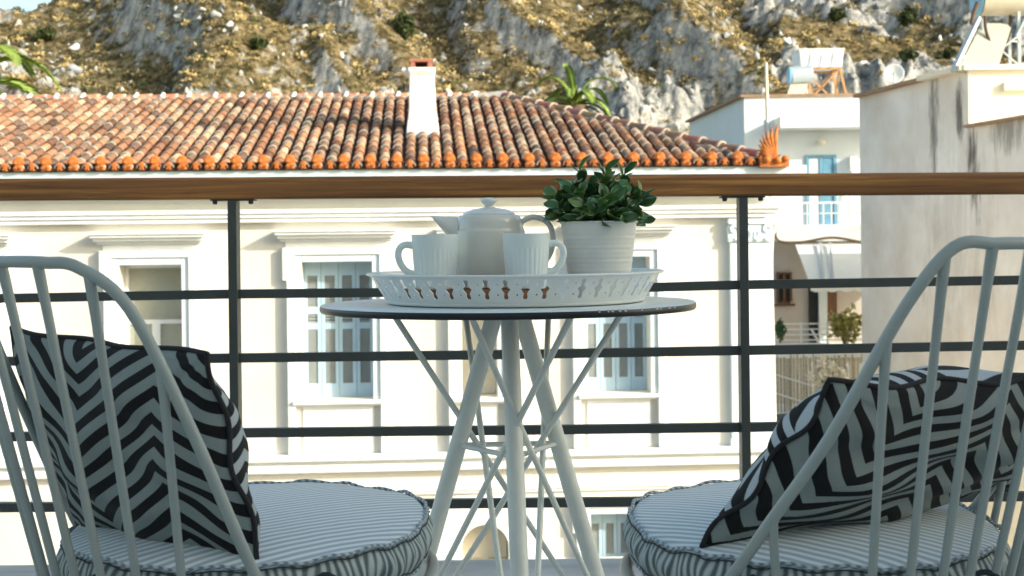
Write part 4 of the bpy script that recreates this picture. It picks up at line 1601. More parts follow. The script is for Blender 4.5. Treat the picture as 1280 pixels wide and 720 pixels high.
# terrace, its white railing, screens
mb = MB(); mb.box(X(960, 32.6), xb, 32.6, D3 - .06, Z(448, 32.6), Z(438, 32.6)); part(mb, 'terrace_slab', M['white'], wh)
mb = MB(); mb.box(X(960, 32.8), xb, 32.8, 34.9, STREET, Z(448.5, 32.8)); part(mb, 'terrace_base', M['peach'], wh)
mb = MB()
y_ = 32.7; zA, zB = Z(438, y_), Z(404, y_)
for k in range(5): mb.box(X(966, y_), xb, y_, y_ + .03, zA + (zB - zA) * (k + 1) / 5 - .03, zA + (zB - zA) * (k + 1) / 5)
x = X(966, y_)
while x < xb: mb.box(x, x + .04, y_ - .005, y_ + .035, zA, zB + .02); x += .6
mb.bar((X(1012, y_), y_ - .1, Z(412, y_)), (X(1030, y_), y_ - .1, Z(445, y_)), .05, .05)
part(mb, 'terrace_railing', M['white'], wh)

# rooftop gear of the white house
pl = empty('roof_pole', (0, 0, 0), 0, 'thin pale pole standing on the white house roof edge', 'pole')
mb = MB(); mb.tube([W(960, 178, 34.6), W(958, 150, 34.6)], .07, 8); part(mb, 'base', M['steel'], pl)
mb = MB(); mb.tube([W(959.5, 160, 34.6), W(957.5, 78, 34.6)], [.05, .035], 8); part(mb, 'mast', M['peach'], pl)

tk = empty('roof_tank', (0, 0, 0), 0, 'square white water tank on a rusty orange frame on the roof', 'water tank')
DT = 38.0
tx0, tx1 = X(1001, DT), X(1057, DT)
mb = MB(); V = []
tz0, tz1 = Z(84, DT, 1030), Z(63, DT, 1030)
V = ring4(tx0 + .05, tx1 - .05, DT, DT + 1.0, tz0) + ring4(tx0, tx1, DT - .05, DT + 1.05, tz1)
mb.add(V, [(0, 1, 5, 4), (1, 2, 6, 5), (2, 3, 7, 6), (3, 0, 4, 7), (4, 5, 6, 7), (0, 3, 2, 1)])
mb.box(tx0 - .02, tx1 + .02, DT - .07, DT + 1.07, tz1 + .002, tz1 + .05)
for k in range(1, 4): mb.box(tx0 + (tx1 - tx0) * k / 4, tx0 + (tx1 - tx0) * k / 4 + .03, DT - .06, DT - .03, tz0, tz1)
part(mb, 'tank', M['tank'], tk, .02)
mb = MB()
zb3 = zt3 - .02
A = [(tx0 + .1, DT + .05), (tx1 - .1, DT + .05), (tx1 - .1, DT + .95), (tx0 + .1, DT + .95)]
for k, (x, y) in enumerate(A):
    sx = -.12 if k in (0, 3) else .25
    mb.bar((x, y, tz0), (x + sx, y, zb3), .06, .06)
for (p, q) in ((0, 1), (1, 2), (3, 2), (0, 3)):
    a, b = A[p], A[q]
    mb.bar((*a, tz0 - .05), (b[0], b[1], zb3 + .05), .04, .04); mb.bar((*b, tz0 - .05), (a[0], a[1], zb3 + .05), .04, .04)
    mb.bar((*a, tz0 - .02), (*b, tz0 - .02), .07, .07)
part(mb, 'frame', M['rust'], tk)
sh = empty('small_solar_heater', (0, 0, 0), 0, 'small solar heater with a blue drum left of the square tank', 'solar heater')
mb = MB(); a = W(989, 94, 37.5); b = W(1015, 92, 37.5)
mb.tube([a, b], .22, 16); part(mb, 'drum', M['steel'], sh)
mb = MB(); mb.tube([a + Vector((-.07, 0, 0)), a + Vector((-.01, 0, 0))], .225, 16); part(mb, 'drum_cap', M['tankblue'], sh)
mb = MB(); p = [W(990, 100, 37.6), W(1012, 100, 37.6), W(1004, 123, 37.0), W(982, 123, 37.0)]; mb.add(p, [(0, 1, 2, 3), (3, 2, 1, 0)][:1]); part(mb, 'collector', M['panel'], sh)
for q in (992, 1012):
    mb = MB(); mb.bar(W(q, 98, 37.7), W(q, 124, 37.7), .05, .05)
    part(mb, 'stand_leg', M['rust'], sh)

# plants on the terrace
def bush(name, cen, rx, ry, rz_, n, size, m, label, cat, seed, stems=True):
    rn = random.Random(seed)
    root = empty(name, (cen[0], cen[1], cen[2] - rz_), 0, label, cat)
    mb = MB()
    for i in range(n):
        while True:
            d = Vector((rn.uniform(-1, 1), rn.uniform(-1, 1), rn.uniform(-1, 1)))
            if .25 < d.length < 1: break
        d *= (.7 + .3 * math.sin(d.x * 5 + seed) * math.cos(d.z * 4 + d.y * 3))
        p = Vector((d.x * rx, d.y * ry, d.z * rz_ + rz_))
        a = Vector((rn.gauss(0, 1), rn.gauss(0, 1), rn.gauss(0, 1))).normalized(); b = a.cross(Vector((rn.gauss(0, 1), rn.gauss(0, 1), rn.gauss(0, 1)))).normalized()
        s_ = size * rn.uniform(.6, 1.4)
        mb.add([p - a * s_, p - b * s_ * .45, p + a * s_, p + b * s_ * .45], [(0, 1, 2, 3)])
    part(mb, 'foliage', m, root)
    mb = MB()
    for k in range(6):
        mb.tube([(rn.uniform(-.1, .1) * rx, 0, 0), (rn.uniform(-.6, .6) * rx, rn.uniform(-.4, .4) * ry, rz_ * rn.uniform(.8, 1.6))], [.02 * (rx + .5), .008 * (rx + .5)], 5)
    part(mb, 'stems', M['trunk'], root)
    return root


p = W(1056, 405, 32.2); bush('terrace_bush', p, .5, .35, .48, 420, .085, M['gplant'], 'yellow-green bush growing under the white awning', 'bush', 3)
p = W(975, 412, 32.3); bush('terrace_plant', p, .16, .16, .30, 160, .07, M['dgreen'], 'dark green potted plant by the brown window', 'plant', 4)
p = W(1036, 470, 30.4); bush('pale_climber', p, .55, .25, .50, 420, .07, M['peach'], 'pale dry climber hanging over the reed fence', 'bush', 6)

# reed fence
rf = empty('reed_fence', (0, 0, 0), 0, 'reed screen fence with white frame below the terrace', 'fence')
rn = random.Random(2)
mb = MB(); y_ = 31.0
x = X(964, y_)
ztop, zbot = Z(447, y_), Z(515, y_)
while x < 9.0:
    wv = rn.uniform(.02, .045)
    mb.box(x, x + wv, y_ + rn.uniform(-.02, .02), y_ + .03, zbot - rn.uniform(0, .1), ztop + rn.uniform(-.05, .08)); x += wv + rn.uniform(.004, .05)
part(mb, 'reeds', M['reed'], rf)
mb = MB()
mb.bar(W(962, 466, 30.9), W(1015, 482, 30.9), .05, .03); mb.bar(W(962, 489, 30.9), W(1015, 506, 30.9), .05, .03)
mb.bar(W(1015, 452, 30.9), W(1017, 520, 30.9), .06, .04); mb.bar(W(1060, 452, 30.9), W(1062, 520, 30.9), .06, .04); mb.bar(W(1015, 482, 30.9), W(1062, 470, 30.9), .05, .03)
part(mb, 'frame', M['white'], rf)
mb = MB(); mb.box(4.6, 9.2, 29.0, 32.59, STREET, Z(516, 30.9)); gw = mb.build('garden_wall', M['white']); tag(gw, 'low white garden wall under the reed fence', 'wall')
mb = MB(); mb.add([(5.2, 28.98, Z(530, 29)), (6.3, 28.98, Z(530, 29)), (6.3, 29.4, Z(515, 29.4) + .02), (5.2, 29.4, Z(519, 29.4) + .02)], [(0, 1, 2, 3)]); mb.add([(5.2, 28.98, Z(530, 29)), (6.3, 28.98, Z(530, 29)), (6.3, 28.98, Z(533, 29)), (5.2, 28.98, Z(533, 29))], [(3, 2, 1, 0)])
o = mb.build('shed_roof', M['rail']); tag(o, 'small dark sloping shed roof beside the reed fence', 'roof')

# ================================================================== tall stained building on the right
def drip_mat():
    m, nt, b = new_mat('weathered_render_with_black_drips')
    N, L = nt.nodes, nt.links
    tc = N.new('ShaderNodeTexCoord')
    n1 = N.new('ShaderNodeTexNoise'); n1.inputs['Scale'].default_value = .8; n1.inputs['Detail'].default_value = 8; n1.inputs['Roughness'].default_value = .6
    L.new(tc.outputs['Object'], n1.inputs['Vector'])
    cr = N.new('ShaderNodeValToRGB'); e = cr.color_ramp.elements
    e[0].position = .32; e[0].color = (.68, .62, .56, 1); e[1].position = .68; e[1].color = (.86, .83, .79, 1)
    L.new(n1.outputs['Fac'], cr.inputs['Fac'])
    sp = N.new('ShaderNodeSeparateXYZ'); L.new(tc.outputs['Object'], sp.inputs[0])
    # two families of run-off streaks, at y (depth along the wall)
    mp = N.new('ShaderNodeMapping'); mp.inputs['Scale'].default_value = (.2, 3.0, .55); L.new(tc.outputs['Object'], mp.inputs['Vector'])
    n2 = N.new('ShaderNodeTexNoise'); n2.inputs['Scale'].default_value = 1.6; n2.inputs['Detail'].default_value = 6; n2.inputs['Roughness'].default_value = .7
    L.new(mp.outputs[0], n2.inputs['Vector'])
    def band(y0, wd_, zc, zh, amt):
        a = M_math(N, L, 'ABSOLUTE', M_math(N, L, 'SUBTRACT', sp.outputs[1], y0))
        a = M_math(N, L, 'SUBTRACT', 1.0, M_math(N, L, 'DIVIDE', a, wd_))
        z_ = M_math(N, L, 'ABSOLUTE', M_math(N, L, 'SUBTRACT', sp.outputs[2], zc))
        z_ = M_math(N, L, 'SUBTRACT', 1.0, M_math(N, L, 'DIVIDE', z_, zh))
        a = M_math(N, L, 'MAXIMUM', a, 0.0); z_ = M_math(N, L, 'MAXIMUM', z_, 0.0)
        q = M_math(N, L, 'MULTIPLY', M_math(N, L, 'POWER', a, .6), M_math(N, L, 'POWER', z_, .5))
        q = M_math(N, L, 'ADD', M_math(N, L, 'MULTIPLY', q, 1.0), M_math(N, L, 'MULTIPLY', M_math(N, L, 'SUBTRACT', n2.outputs['Fac'], .66), 2.6))
        mr = N.new('ShaderNodeMapRange'); L.new(q, mr.inputs['Value'])
        mr.inputs['From Min'].default_value = 0; mr.inputs['From Max'].default_value = .45; mr.inputs['To Max'].default_value = amt
        return mr.outputs[0]
    s_ = band(26.35, .30, 3.1, 1.6, .75)
    s_ = M_math(N, L, 'MAXIMUM', s_, band(24.85, .32, 2.2, 1.4, .9))
    s_ = M_math(N, L, 'MAXIMUM', s_, band(25.35, .28, 2.95, .7, .85))
    s_ = M_math(N, L, 'MAXIMUM', s_, band(23.6, 1.2, 2.6, .6, .6))
    s_ = M_math(N, L, 'MAXIMUM', s_, band(25.5, 2.2, 1.0, 2.6, .16))
    mx = N.new('ShaderNodeMix'); mx.data_type = 'RGBA'
    L.new(s_, mx.inputs['Factor']); L.new(cr.outputs[0], mx.inputs[6]); mx.inputs[7].default_value = (.07, .06, .055, 1)
    L.new(mx.outputs[2], b.inputs['Base Color']); b.inputs['Roughness'].default_value = .92
    bp = N.new('ShaderNodeBump'); bp.inputs['Strength'].default_value = .5; bp.inputs['Distance'].default_value = .03
    n3 = N.new('ShaderNodeTexNoise'); n3.inputs['Scale'].default_value = 5; n3.inputs['Detail'].default_value = 6; L.new(tc.outputs['Object'], n3.inputs['Vector'])
    L.new(n3.outputs['Fac'], bp.inputs['Height']); L.new(bp.outputs[0], b.inputs['Normal'])
    return m


M['drip'] = drip_mat()
tb = empty('stained_building', (0, 0, 0), 0, 'tall beige building with black drip stains on its blind side wall', 'building')
pn = W(1210, 88, 25.0); pf = W(1074, 124, 29.8)
zt2 = pn.z
xn, xfr = pn.x, pf.x
mb = MB()
slp = (xn - xfr) / 4.8
def xw(y): return xn + (25.0 - y) * slp
zlow = Z(160, 25.0, 1210)
mb.add([(xw(25), 25, STREET), (xw(25), 25, zt2), (xfr, 29.8, zt2), (xfr, 29.8, STREET)], [(0, 1, 2, 3)])
mb.add([(xw(22), 22.0, STREET), (xw(22), 22.0, zlow), (xw(25), 24.999, zlow), (xw(25), 24.999, STREET)], [(0, 1, 2, 3)])
part(mb, 'side_wall', M['drip'], tb)
mb = MB()
mb.add([(xw(25), 25, zlow - .5), (16, 25, zlow - .5), (16, 25, zt2), (xw(25), 25, zt2)], [(0, 1, 2, 3)])
mb.add([(xw(22), 22.0, STREET), (16, 22, STREET), (16, 22, zlow), (xw(22), 22.0, zlow)], [(0, 1, 2, 3)])
mb.add([(xw(22), 22.0, zlow), (16, 22, zlow), (16, 25, zlow), (xw(25), 25, zlow)], [(0, 1, 2, 3)])
mb.add([(xw(25), 25, zt2), (16, 25, zt2), (16, 29.8, zt2), (xfr, 29.8, zt2)], [(0, 1, 2, 3)])
mb.add([(16, 25, STREET), (16, 29.8, STREET), (16, 29.8, zt2), (16, 25, zt2)], [(0, 1, 2, 3)])
mb.box(xw(25) + .6, 16, 24.90, 24.998, zt2 - .36, zt2 - .22)
part(mb, 'front_wall', M['peach'], tb)
mb = MB()
mb.bar((xw(26.7) - .01, 26.7, zt2 + .035), (xfr - .01, 29.8, zt2 + .035), .24, .07)
part(mb, 'coping', M['coping'], tb)
mb = MB(); mb.bar((xw(22) - .01, 22, zlow + .025), (xw(25) - .01, 24.99, zlow + .025), .20, .05)
part(mb, 'coping', M['coping'], tb)
mb = MB(); mb.bar((xw(25), 24.95, zt2 + .045), (xw(26.7), 26.7, zt2 + .045), .34, .09); mb.box(xw(25) - .1, 16, 24.9, 25.2, zt2 + .001, zt2 + .09)
part(mb, 'roof_slab', M['peach'], tb)
mb = MB()
zpl = Z(455, 29.8, 1083)
V = [(xw(22) - .07, 22, STREET), (xw(22) - .07, 22, zpl), (xfr - .07, 29.8, zpl), (xfr - .07, 29.8, STREET), (xw(22), 22, zpl + .05), (xfr, 29.8, zpl + .05)]
mb.add(V, [(0, 1, 2, 3), (1, 4, 5, 2)])
part(mb, 'plinth', M['peach'], tb)

# dish and solar heater on that roof
ds = empty('satellite_dish', (0, 0, 0), 0, 'white satellite dish on the roof of the stained building', 'satellite dish')
c_ = W(1117, 93, 29.0)
mb = MB()
axis = Vector((-.25, -.95, .2)).normalized()
rotq = axis.to_track_quat('Z', 'Y').to_matrix()
V = []; nn = 28
for i in range(8):
    r_ = .21 * i / 7
    for j in range(nn):
        t = 2 * PI * j / nn
        V.append(Vector(c_) + rotq @ Vector((r_ * math.cos(t), r_ * math.sin(t), .05 * (i / 7) ** 2)))
fs = [(i * nn + j, i * nn + (j + 1) % nn, (i + 1) * nn + (j + 1) % nn, (i + 1) * nn + j) for i in range(7) for j in range(nn)]
mb.add(V, fs, 0, None, True)
o = part(mb, 'reflector', M['tank'], ds)
md = o.modifiers.new('solid', 'SOLIDIFY'); md.thickness = .012
mb = MB(); mb.tube([c_ + rotq @ Vector((0, -.2, .03)), c_ + rotq @ Vector((0, -.05, .20))], .01, 6); mb.tube([c_ + rotq @ Vector((0, -.06, .17)), c_ + rotq @ Vector((0, -.04, .24))], .025, 8)
part(mb, 'feed_arm', M['steel'], ds)
mb = MB(); mb.tube([c_ + Vector((.0, .04, 0)), Vector((c_.x + .03, c_.y + .10, zt2))], .02, 8); part(mb, 'mast', M['steel'], ds)

sw = empty('solar_water_heater', (0, 0, 0), 0, 'large solar water heater with a blue-ended drum on the right-hand roof', 'solar heater')
DS = 25.7
a = W(1224, -1, DS); b = a + Vector((1.9, .1, 0)); a.z -= .0
mb = MB(); mb.tube([a, b], .30, 28); part(mb, 'drum', M['tankcream'], sw)
mb = MB()
V = []
for i in range(2):
    for j in range(13):
        t = R(20 + 140 * j / 12)
        q = a + (b - a) * i
        V.append((q.x, q.y - .0 + .31 * math.cos(t) * -1, q.z + .31 * math.sin(t)))
mb.add(V, [(j, j + 1, 14 + j, 13 + j) for j in range(12)], 0, None, True); part(mb, 'drum_cover', M['tank'], sw)
mb = MB(); mb.tube([a + Vector((-.10, 0, 0)), a + Vector((-.085, 0, 0)), a + Vector((-.01, 0, 0))], [.24, .29, .305], 28); part(mb, 'drum_cap', M['tankblue'], sw)
mb = MB()
p0, p1, p2, p3 = W(1226, 29, DS), W(1264, 29, DS), W(1244, 90, DS - .6), W(1194, 90, DS - .6)
nv = Vector((0, -.05, -.03))
mb.add([p0, p1, p2, p3, p0 + nv, p1 + nv, p2 + nv, p3 + nv], [(4, 7, 6, 5), (0, 1, 2, 3), (0, 3, 7, 4), (1, 5, 6, 2), (2, 6, 7, 3)])
part(mb, 'collector', M['panel'], sw)
mb = MB()
mb.bar(W(1223, 22, DS - .3), W(1191, 89, DS - .65), .09, .06)
mb.bar(W(1228, 24, DS - .1), W(1230, 90, DS - .1), .06, .05); mb.bar(W(1273, 14, DS - .1), W(1274, 90, DS - .1), .07, .05); mb.bar(W(1262, 22, DS + .6), W(1262, 88, DS + .6), .05, .05)
mb.bar(W(1276, 42, DS - .14), W(1232, 76, DS - .14), .08, .03); mb.bar(W(1234, 48, DS - .18), W(1274, 82, DS - .18), .03, .03)
mb.bar(W(1228, 50, DS - .12), W(1274, 52, DS - .12), .03, .03)
mb.bar(W(1202, 71, DS - .5), W(1230, 76, DS - .2), .03, .03); mb.bar(W(1284, 18, DS - .14), W(1270, 45, DS - .14), .10, .03)
part(mb, 'stand', M['steel'], sw)
mb = MB()
mb.tube(catmull([W(1231, 20, DS - .2), W(1233, 40, DS - .22), (W(1243, 66, DS - .24)), W(1255, 88, DS - .2)], 6), .028, 7)
mb.tube(catmull([W(1263, 20, DS - .0), W(1261, 45, DS - .1), W(1250, 70, DS - .2), W(1240, 88, DS - .3)], 6), .030, 7)
mb.tube(catmull([W(1222, 3, DS - .33), W(1217, 16, DS - .36), W(1214, 30, DS - .4)], 5), .035, 7)
part(mb, 'lagged_pipe', M['hose'], sw)
mb = MB(); mb.box(W(1243, 88, DS).x, W(1300, 88, DS).x, 25.5, 26.2, zt2 + .1, zt2 + .14); part(mb, 'base_plate', M['rust'], sw)


# ================================================================== palms
def palm(loc, trunk_h, fronds, L0, label, seed, leafL=.32, m=M['palm']):
    rn = random.Random(seed)
    root = empty('palm_tree', loc, 0, label, 'palm', 'palms behind the cream house')
    mb = MB()
    pts = []; rr = []
    for i in range(14):
        pts.append((0, 0, trunk_h * i / 13)); rr.append(.24 + .05 * (i % 2) + (.1 if i > 11 else 0))
    mb.tube(pts, rr, 12); part(mb, 'trunk', M['trunk'], root)
    for (az, el, ln) in fronds:
        mb = MB()
        n = 22
        d0 = Vector((math.cos(R(az)) * math.cos(R(el)), math.sin(R(az)) * math.cos(R(el)), math.sin(R(el))))
        P = []; p = Vector((0, 0, trunk_h)); d = d0.copy()
        st = L0 * ln / n
        for i in range(n + 1):
            P.append(p.copy()); p = p + d * st; d = (d + Vector((0, 0, -.085 * (1 + i / n)))).normalized()
        mb.tube(P, [.03 * (1 - i / (n + 2)) + .006 for i in range(n + 1)], 5)
        for i in range(2, n * 3):
            k = i / 3; i0 = min(n - 1, int(k)); q = P[i0].lerp(P[i0 + 1], k - i0)
            t = (P[i0 + 1] - P[i0]).normalized(); s_ = t.cross(Vector((0, 0, 1)))
            if s_.length < .05: s_ = Vector((1, 0, 0))
            s_.normalize()
            ll = leafL * L0 / 2.2 * math.sin(PI * min(.97, (k / n) * .85 + .12)) ** .7
            for sg in (-1, 1):
                dr = (s_ * sg * .8 + t * .75 + Vector((0, 0, .28 + rn.uniform(-.15, .15)))).normalized()
                e = q + dr * ll; wv = t * .020 * L0
                mb.add([q - wv, q + dr * ll * .5 - wv * 1.1 + Vector((0, 0, .015)), e + Vector((0, 0, -.05)), q + dr * ll * .5 + wv * 1.1], [(0, 1, 2, 3)])
        part(mb, 'frond', m, root)
    return root


p = W(718, 132, 40)
fr = [(0, 20, 1), (10, 70, 1.1), (150, 72, 1.1), (250, 78, 1.1), (40, 58, 1.1), (20, 42, .9), (55, 62, .8), (95, 75, .7), (130, 66, .8), (160, 45, .95), (180, 20, .95), (-25, 30, 1), (-60, 55, .8), (-100, 62, .75), (-150, 40, .9), (-8, 5, 1.1), (187, 5, .9), (80, 50, .8)]
palm((p.x, p.y, STREET), p.z - STREET, fr, 1.5, 'small green palm crown rising behind the roof hip', 5)
p = W(-52, 122, 33)
fr = [(-5, 34, 1.05), (8, 58, 1.0), (-18, 18, 1.0), (0, 12, 1.1), (30, 40, 1), (60, 66, 1), (100, 70, 1), (140, 45, 1), (180, 30, 1), (-60, 50, 1), (-110, 45, 1), (-150, 30, 1), (-30, 66, .9), (215, 15, 1)]
palm((p.x, p.y, STREET), p.z - STREET, fr, 2.9, 'large palm with arching fronds at the left edge', 11)

# ================================================================== the rocky hill
def hill_h(X_, D):
    """height of the hillside at lateral X, depth D (arrays)"""
    wx = X_ + 6 * (fbm(X_ / 22, D / 22, 5, 3) - .5); wy = D + 8 * (fbm(X_ / 22 + 40, D / 22, 9, 3) - .5)
    t = np.clip((wy - 98) / 14.0, 0, 1); t = t * t * (3 - 2 * t)
    base = -5.5 + 7.5 * t + np.maximum(0, wy - 105) * .62
    far = np.maximum(0, wy - 190); base = base - far * .25
    # shoulder falling away on the left
    # ridge line seen falling to the left edge of the picture
    cap = 23.5 + (X_ + 45) * .52 + 1.2 * (fbm(X_ / 5, D / 9, 77, 3) - .5) * 2
    cap = np.where(X_ > -45, 23.5 + (X_ + 45) * 1.3, cap)
    base = np.where(base > cap, cap + (base - cap) * .02, base)
    px = 640 + 1800 * X_ / D
    h = np.zeros_like(X_)
    # crags: steep faces turned to the left, long backs to the right
    for cx, cd, wdt, dep, amp in ((-29, 125, 9, 16, 4.2), (-38, 112, 6, 10, 2.0), (-15, 131, 6, 12, 4.5), (-12.5, 118, 5, 7, 2.2), (3.5, 124, 5, 9, 2.6), (17, 121, 8, 12, 4.2), (13, 132, 5, 9, 3.2), (25, 128, 6, 10, 2.4), (33, 120, 7, 6, 1.6), (-23, 112, 5, 6, 1.5), (-2, 134, 6, 10, 3), (40, 135, 8, 10, 3), (-52, 120, 9, 12, 3), (60, 125, 10, 14, 4), (-75, 130, 12, 15, 4)):
        q = (wx - cx + 3.0 * np.sin(D / 4.5 + cx) + .35 * (D - cd)) / wdt
        prof = np.where(q < 0, np.exp(-(q * 3.6) ** 2), np.exp(-(q * 1.0) ** 2))
        h += 1.35 * amp * prof * np.exp(-((D - cd) / dep) ** 2)
    rg = ridged(wx / 7.0, wy / 4.5, 21, 4)
    rocky = np.clip((fbm(wx / 10, wy / 9, 31, 4) - .535) * 7, 0, 1)
    h += (rg - .55) * (1.6 + 4.2 * rocky)
    h += (ridged(wx / 1.9, wy / 1.5, 51, 3) - .5) * (.7 + 3.2 * rocky)
    h += (fbm(X_ / .55, D / .7, 61, 2) - .5) * .40
    env = np.clip((D - 92) / 12, 0, 1)
    return base + h * env, rocky, rg


nx, nd = 900, 460
pxs = np.linspace(-700, 1980, nx)
k = np.linspace(0, 1, nd)
Ds = np.where(k < .8, 92 + (158 - 92) * (k / .8), 158 + (420 - 158) * ((k - .8) / .2) ** 1.6)
PX, DD = np.meshgrid(pxs, Ds)
XX = (PX - 640) / 1800 * DD
HH, RK, RG = hill_h(XX, DD)
verts = np.stack([XX, DD, HH], -1).reshape(-1, 3)
ii = (np.arange(nd - 1)[:, None] * nx + np.arange(nx - 1)[None, :]).reshape(-1)
faces = np.stack([ii, ii + 1, ii + nx + 1, ii + nx], -1)
me = bpy.data.meshes.new('hillside')
me.vertices.add(len(verts)); me.vertices.foreach_set('co', verts.ravel().astype(np.float32))
me.loops.add(faces.size); me.loops.foreach_set('vertex_index', faces.ravel().astype(np.int32))
me.polygons.add(len(faces)); me.polygons.foreach_set('loop_start', np.arange(0, faces.size, 4, dtype=np.int32)); me.polygons.foreach_set('loop_total', np.full(len(faces), 4, dtype=np.int32))
me.update(calc_edges=True)
at = me.color_attributes.new('Col', 'FLOAT_COLOR', 'POINT')
colr = np.zeros((len(verts), 4), dtype=np.float32); colr[:, 0] = RK.ravel(); colr[:, 1] = RG.ravel(); colr[:, 3] = 1
at.data.foreach_set('color', colr.ravel())


def hill_mat():
    m, nt, b = new_mat('dry_rocky_hillside')
    N, L = nt.nodes, nt.links
    tc = N.new('ShaderNodeTexCoord')
    att = N.new('ShaderNodeAttribute'); att.attribute_name = 'Col'
    sp = N.new('ShaderNodeSeparateColor'); L.new(att.outputs['Color'], sp.inputs[0])
    def noise(s_, d=8, r_=.65, sc=(1, 1, 1)):
        mp = N.new('ShaderNodeMapping'); mp.inputs['Scale'].default_value = sc; L.new(tc.outputs['Object'], mp.inputs['Vector'])
        n = N.new('ShaderNodeTexNoise'); n.inputs['Scale'].default_value = s_; n.inputs['Detail'].default_value = d; n.inputs['Roughness'].default_value = r_
        L.new(mp.outputs[0], n.inputs['Vector']); return n.outputs['Fac']
    def ramp(f_, st):
        cr = N.new('ShaderNodeValToRGB'); e = cr.color_ramp.elements
        e[0].position, e[0].color = st[0][0], (*st[0][1], 1); e[1].position, e[1].color = st[-1][0], (*st[-1][1], 1)
        for p_, c_ in st[1:-1]:
            q = e.new(p_); q.color = (*c_, 1)
        L.new(f_, cr.inputs['Fac']); return cr.outputs['Color']
    grass = ramp(noise(1.1, 9, .75), [(.34, (.035, .032, .014)), (.45, (.11, .088, .04)), (.55, (.26, .20, .10)), (.70, (.46, .37, .22))])
    rock = ramp(noise(.9, 10, .75, (1, 1, .45)), [(.34, (.08, .085, .09)), (.43, (.26, .27, .27)), (.52, (.50, .49, .46)), (.66, (.78, .75, .69))])
    # rock where the ground is steep or craggy
    f_ = M_math(N, L, 'ADD', M_math(N, L, 'MULTIPLY', sp.outputs[0], .55), noise(.55, 6, .7))
    geo = N.new('ShaderNodeNewGeometry'); s2 = N.new('ShaderNodeSeparateXYZ'); L.new(geo.outputs['Normal'], s2.inputs[0])
    f_ = M_math(N, L, 'ADD', f_, M_math(N, L, 'MULTIPLY', M_math(N, L, 'SUBTRACT', .70, s2.outputs[2]), .9))
    mr = N.new('ShaderNodeMapRange'); L.new(f_, mr.inputs['Value']); mr.inputs['From Min'].default_value = .62; mr.inputs['From Max'].default_value = .80
    mx = N.new('ShaderNodeMix'); mx.data_type = 'RGBA'; L.new(mr.outputs[0], mx.inputs['Factor']); L.new(grass, mx.inputs[6]); L.new(rock, mx.inputs[7])
    L.new(mx.outputs[2], b.inputs['Base Color']); b.inputs['Roughness'].default_value = .95; b.inputs['Specular IOR Level'].default_value = .2
    bp = N.new('ShaderNodeBump'); bp.inputs['Strength'].default_value = 1.0; bp.inputs['Distance'].default_value = .5
    L.new(noise(1.7, 8, .7), bp.inputs['Height']); L.new(bp.outputs[0], b.inputs['Normal'])
    return m


me.materials.append(hill_mat())
ho = bpy.data.objects.new('hillside', me); COL.objects.link(ho); tag(ho, kind='structure')


def scatter(n, seed, mkunit, colfn, sizefn, keep, name, m, label, kind_cat, pxr=(-250, 1500), dr=(97, 165)):
    rs = np.random.RandomState(seed)
    px = rs.uniform(pxr[0], pxr[1], n); D = dr[0] + (dr[1] - dr[0]) * rs.rand(n) ** 1.0
    x = (px - 640) / 1800 * D
    h, rk, rg = hill_h(x, D)
    ok = keep(rs, rk, rg, x, D)
    x, D, h, rk = x[ok], D[ok], h[ok], rk[ok]
    n = len(x)
    units = [mkunit(rs) for _ in range(10)]
    Vs, Fs, Cs = [], [], []
    off = 0
    sz = sizefn(rs, n)
    for i in range(n):
        v, f_ = units[i % 10]
        a = rs.rand() * 6.28; ca, sa = math.cos(a), math.sin(a)
        s_ = sz[i] * rs.uniform(.75, 1.25, 3)
        q = v * s_
        q = np.stack([q[:, 0] * ca - q[:, 1] * sa + x[i], q[:, 0] * sa + q[:, 1] * ca + D[i], q[:, 2] + h[i] - .1 * sz[i]], -1)
        Vs.append(q); Fs.append(f_ + off); off += len(q)
        c = colfn(rs)
        Cs.append(np.tile(np.array([*c, 1.0]), (len(q), 1)) * np.concatenate([np.repeat((.65 + .5 * np.clip(v[:, 2:3], 0, 1)), 3, 1), np.ones((len(v), 1))], 1))  # tops lighter, bases darker: light and shade put into vertex colour
    V = np.concatenate(Vs).astype(np.float32); Fc = np.concatenate(Fs).astype(np.int32); Cc = np.concatenate(Cs).astype(np.float32)
    me = bpy.data.meshes.new(name)
    me.vertices.add(len(V)); me.vertices.foreach_set('co', V.ravel())
    me.loops.add(Fc.size); me.loops.foreach_set('vertex_index', Fc.ravel())
    me.polygons.add(len(Fc)); me.polygons.foreach_set('loop_start', np.arange(0, Fc.size, 3, dtype=np.int32)); me.polygons.foreach_set('loop_total', np.full(len(Fc), 3, dtype=np.int32))
    me.update(calc_edges=True)
    at = me.color_attributes.new('Col', 'FLOAT_COLOR', 'POINT'); at.data.foreach_set('color', Cc.ravel())
    me.materials.append(m)
    o = bpy.data.objects.new(name, me); COL.objects.link(o)
    tag(o, label, kind_cat, kind='stuff')
    return o


import bmesh
def ico(sub):
    bm = bmesh.new(); bmesh.ops.create_icosphere(bm, subdivisions=sub, radius=1)
    v = np.array([p.co[:] for p in bm.verts]); f_ = np.array([[q.index for q in fc.verts] for fc in bm.faces]); bm.free()
    return v, f_


I2v, I2f = ico(2); I1v, I1f = ico(1)


def unit_rock(rs):
    v = I2v.copy()
    for _ in range(13):     # chop with planes for flat facets
        d = rs.normal(size=3); d /= np.linalg.norm(d); c = rs.uniform(.22, .6)
        s_ = v @ d; over = np.maximum(0, s_ - c); v = v - over[:, None] * d
    v = v + .16 * np.sin(v[:, [1, 2, 0]] * rs.uniform(3, 6, 3) + rs.uniform(0, 6, 3))
    v = v * np.array([1.25, .9, 1.25]); v[:, 2] += .10
    return v, I2f


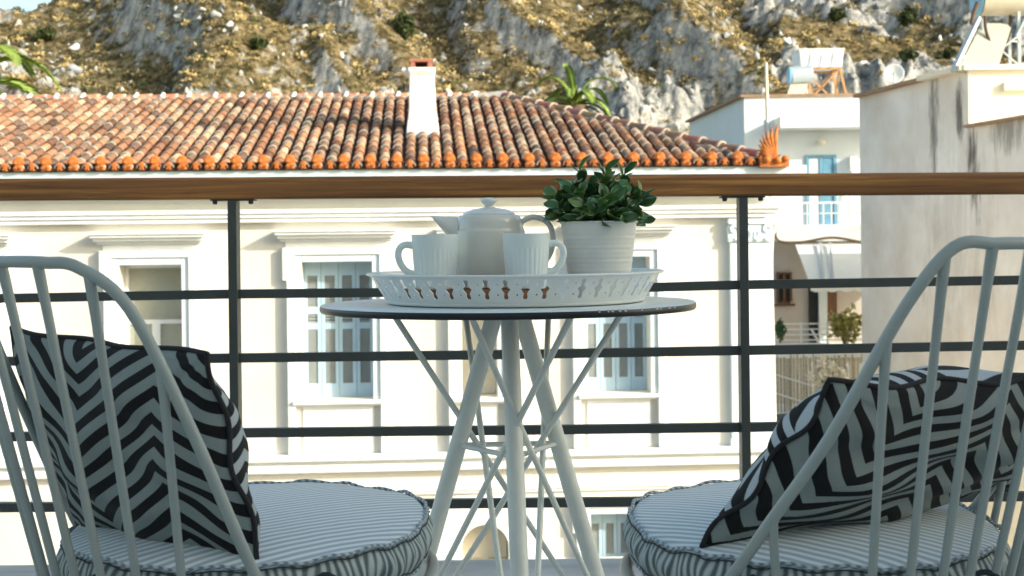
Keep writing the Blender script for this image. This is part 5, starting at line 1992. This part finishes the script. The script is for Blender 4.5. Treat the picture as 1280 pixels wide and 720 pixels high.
def unit_tuft(rs):
    # leaf clump: many little upright triangles in a dome
    n = 42
    vs = []; fs = []
    for i in range(n):
        d = rs.normal(size=3); d[2] = abs(d[2]) * .9; d /= np.linalg.norm(d)
        p = d * rs.uniform(.5, 1.0) * np.array([1, 1, .75])
        a = rs.normal(size=3); a /= np.linalg.norm(a); s_ = rs.uniform(.22, .42)
        b = np.cross(a, d); b /= (np.linalg.norm(b) + 1e-6)
        vs += [p - b * s_ * .6, p + b * s_ * .6, p + (d * .6 + a * .6) * s_ * 1.3]
        fs.append([3 * i, 3 * i + 1, 3 * i + 2])
    return np.array(vs), np.array(fs)


def col_tuft(rs):
    r_ = rs.rand(); g_ = rs.uniform(.45, 1.25)
    if r_ < .50: c = (.62, .48, .22)
    elif r_ < .75: c = (.36, .29, .15)
    else: c = (.13, .14, .06)
    return tuple(q * g_ for q in c)


def col_rock(rs):
    g_ = rs.uniform(.6, 1.4)
    c = (.56, .54, .50) if rs.rand() < .7 else (.30, .31, .33)
    return tuple(q * g_ for q in c)


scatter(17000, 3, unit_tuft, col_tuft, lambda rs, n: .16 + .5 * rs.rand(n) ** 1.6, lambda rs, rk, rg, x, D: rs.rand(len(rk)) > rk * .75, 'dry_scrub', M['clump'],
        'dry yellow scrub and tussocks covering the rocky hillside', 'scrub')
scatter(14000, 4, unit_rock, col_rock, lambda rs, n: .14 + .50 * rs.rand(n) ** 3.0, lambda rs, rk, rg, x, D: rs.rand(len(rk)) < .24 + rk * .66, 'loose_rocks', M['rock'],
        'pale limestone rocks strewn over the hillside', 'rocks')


def hill_point(px, py):
    """where the sight line meets the hillside"""
    D = np.linspace(100, 200, 1500)
    a, b = dirpx(px, py)
    h, _, _ = hill_h(a * D, D)
    z = EYE + b * D
    i = np.argmax(h > z)
    return Vector((a * D[i], D[i], float(h[i])))


for k, (px, py, w_, h_, lb) in enumerate(((505, 50, 1.2, 1.5, 'dark round shrub on the hill above the chimney'), (1137, 33, 1.05, 1.1, 'round green shrub on the hill left of the solar heater'),
                                          (1047, 27, .95, .7, 'low dark shrub on the hill above the square tank'), (57, 52, 1.3, .8, 'olive shrub high on the left of the hill'),
                                          (1135, 76, .9, .6, 'low olive shrub on the hill above the satellite dish'), (322, 62, .9, .6, 'small olive shrub on the hill between the dark crags'),
                                          (1186, 72, .6, .5, 'small green shrub on the hill beside the heater panel'))):
    p = hill_point(px, py)
    bush('hill_shrub', (p.x, p.y, p.z + h_ * .8), w_, w_, h_, 1100, .20, M['shrub'] if k < 3 else M['gplant'] if k == 9 else M['shrub'], lb, 'shrub', 30 + k)
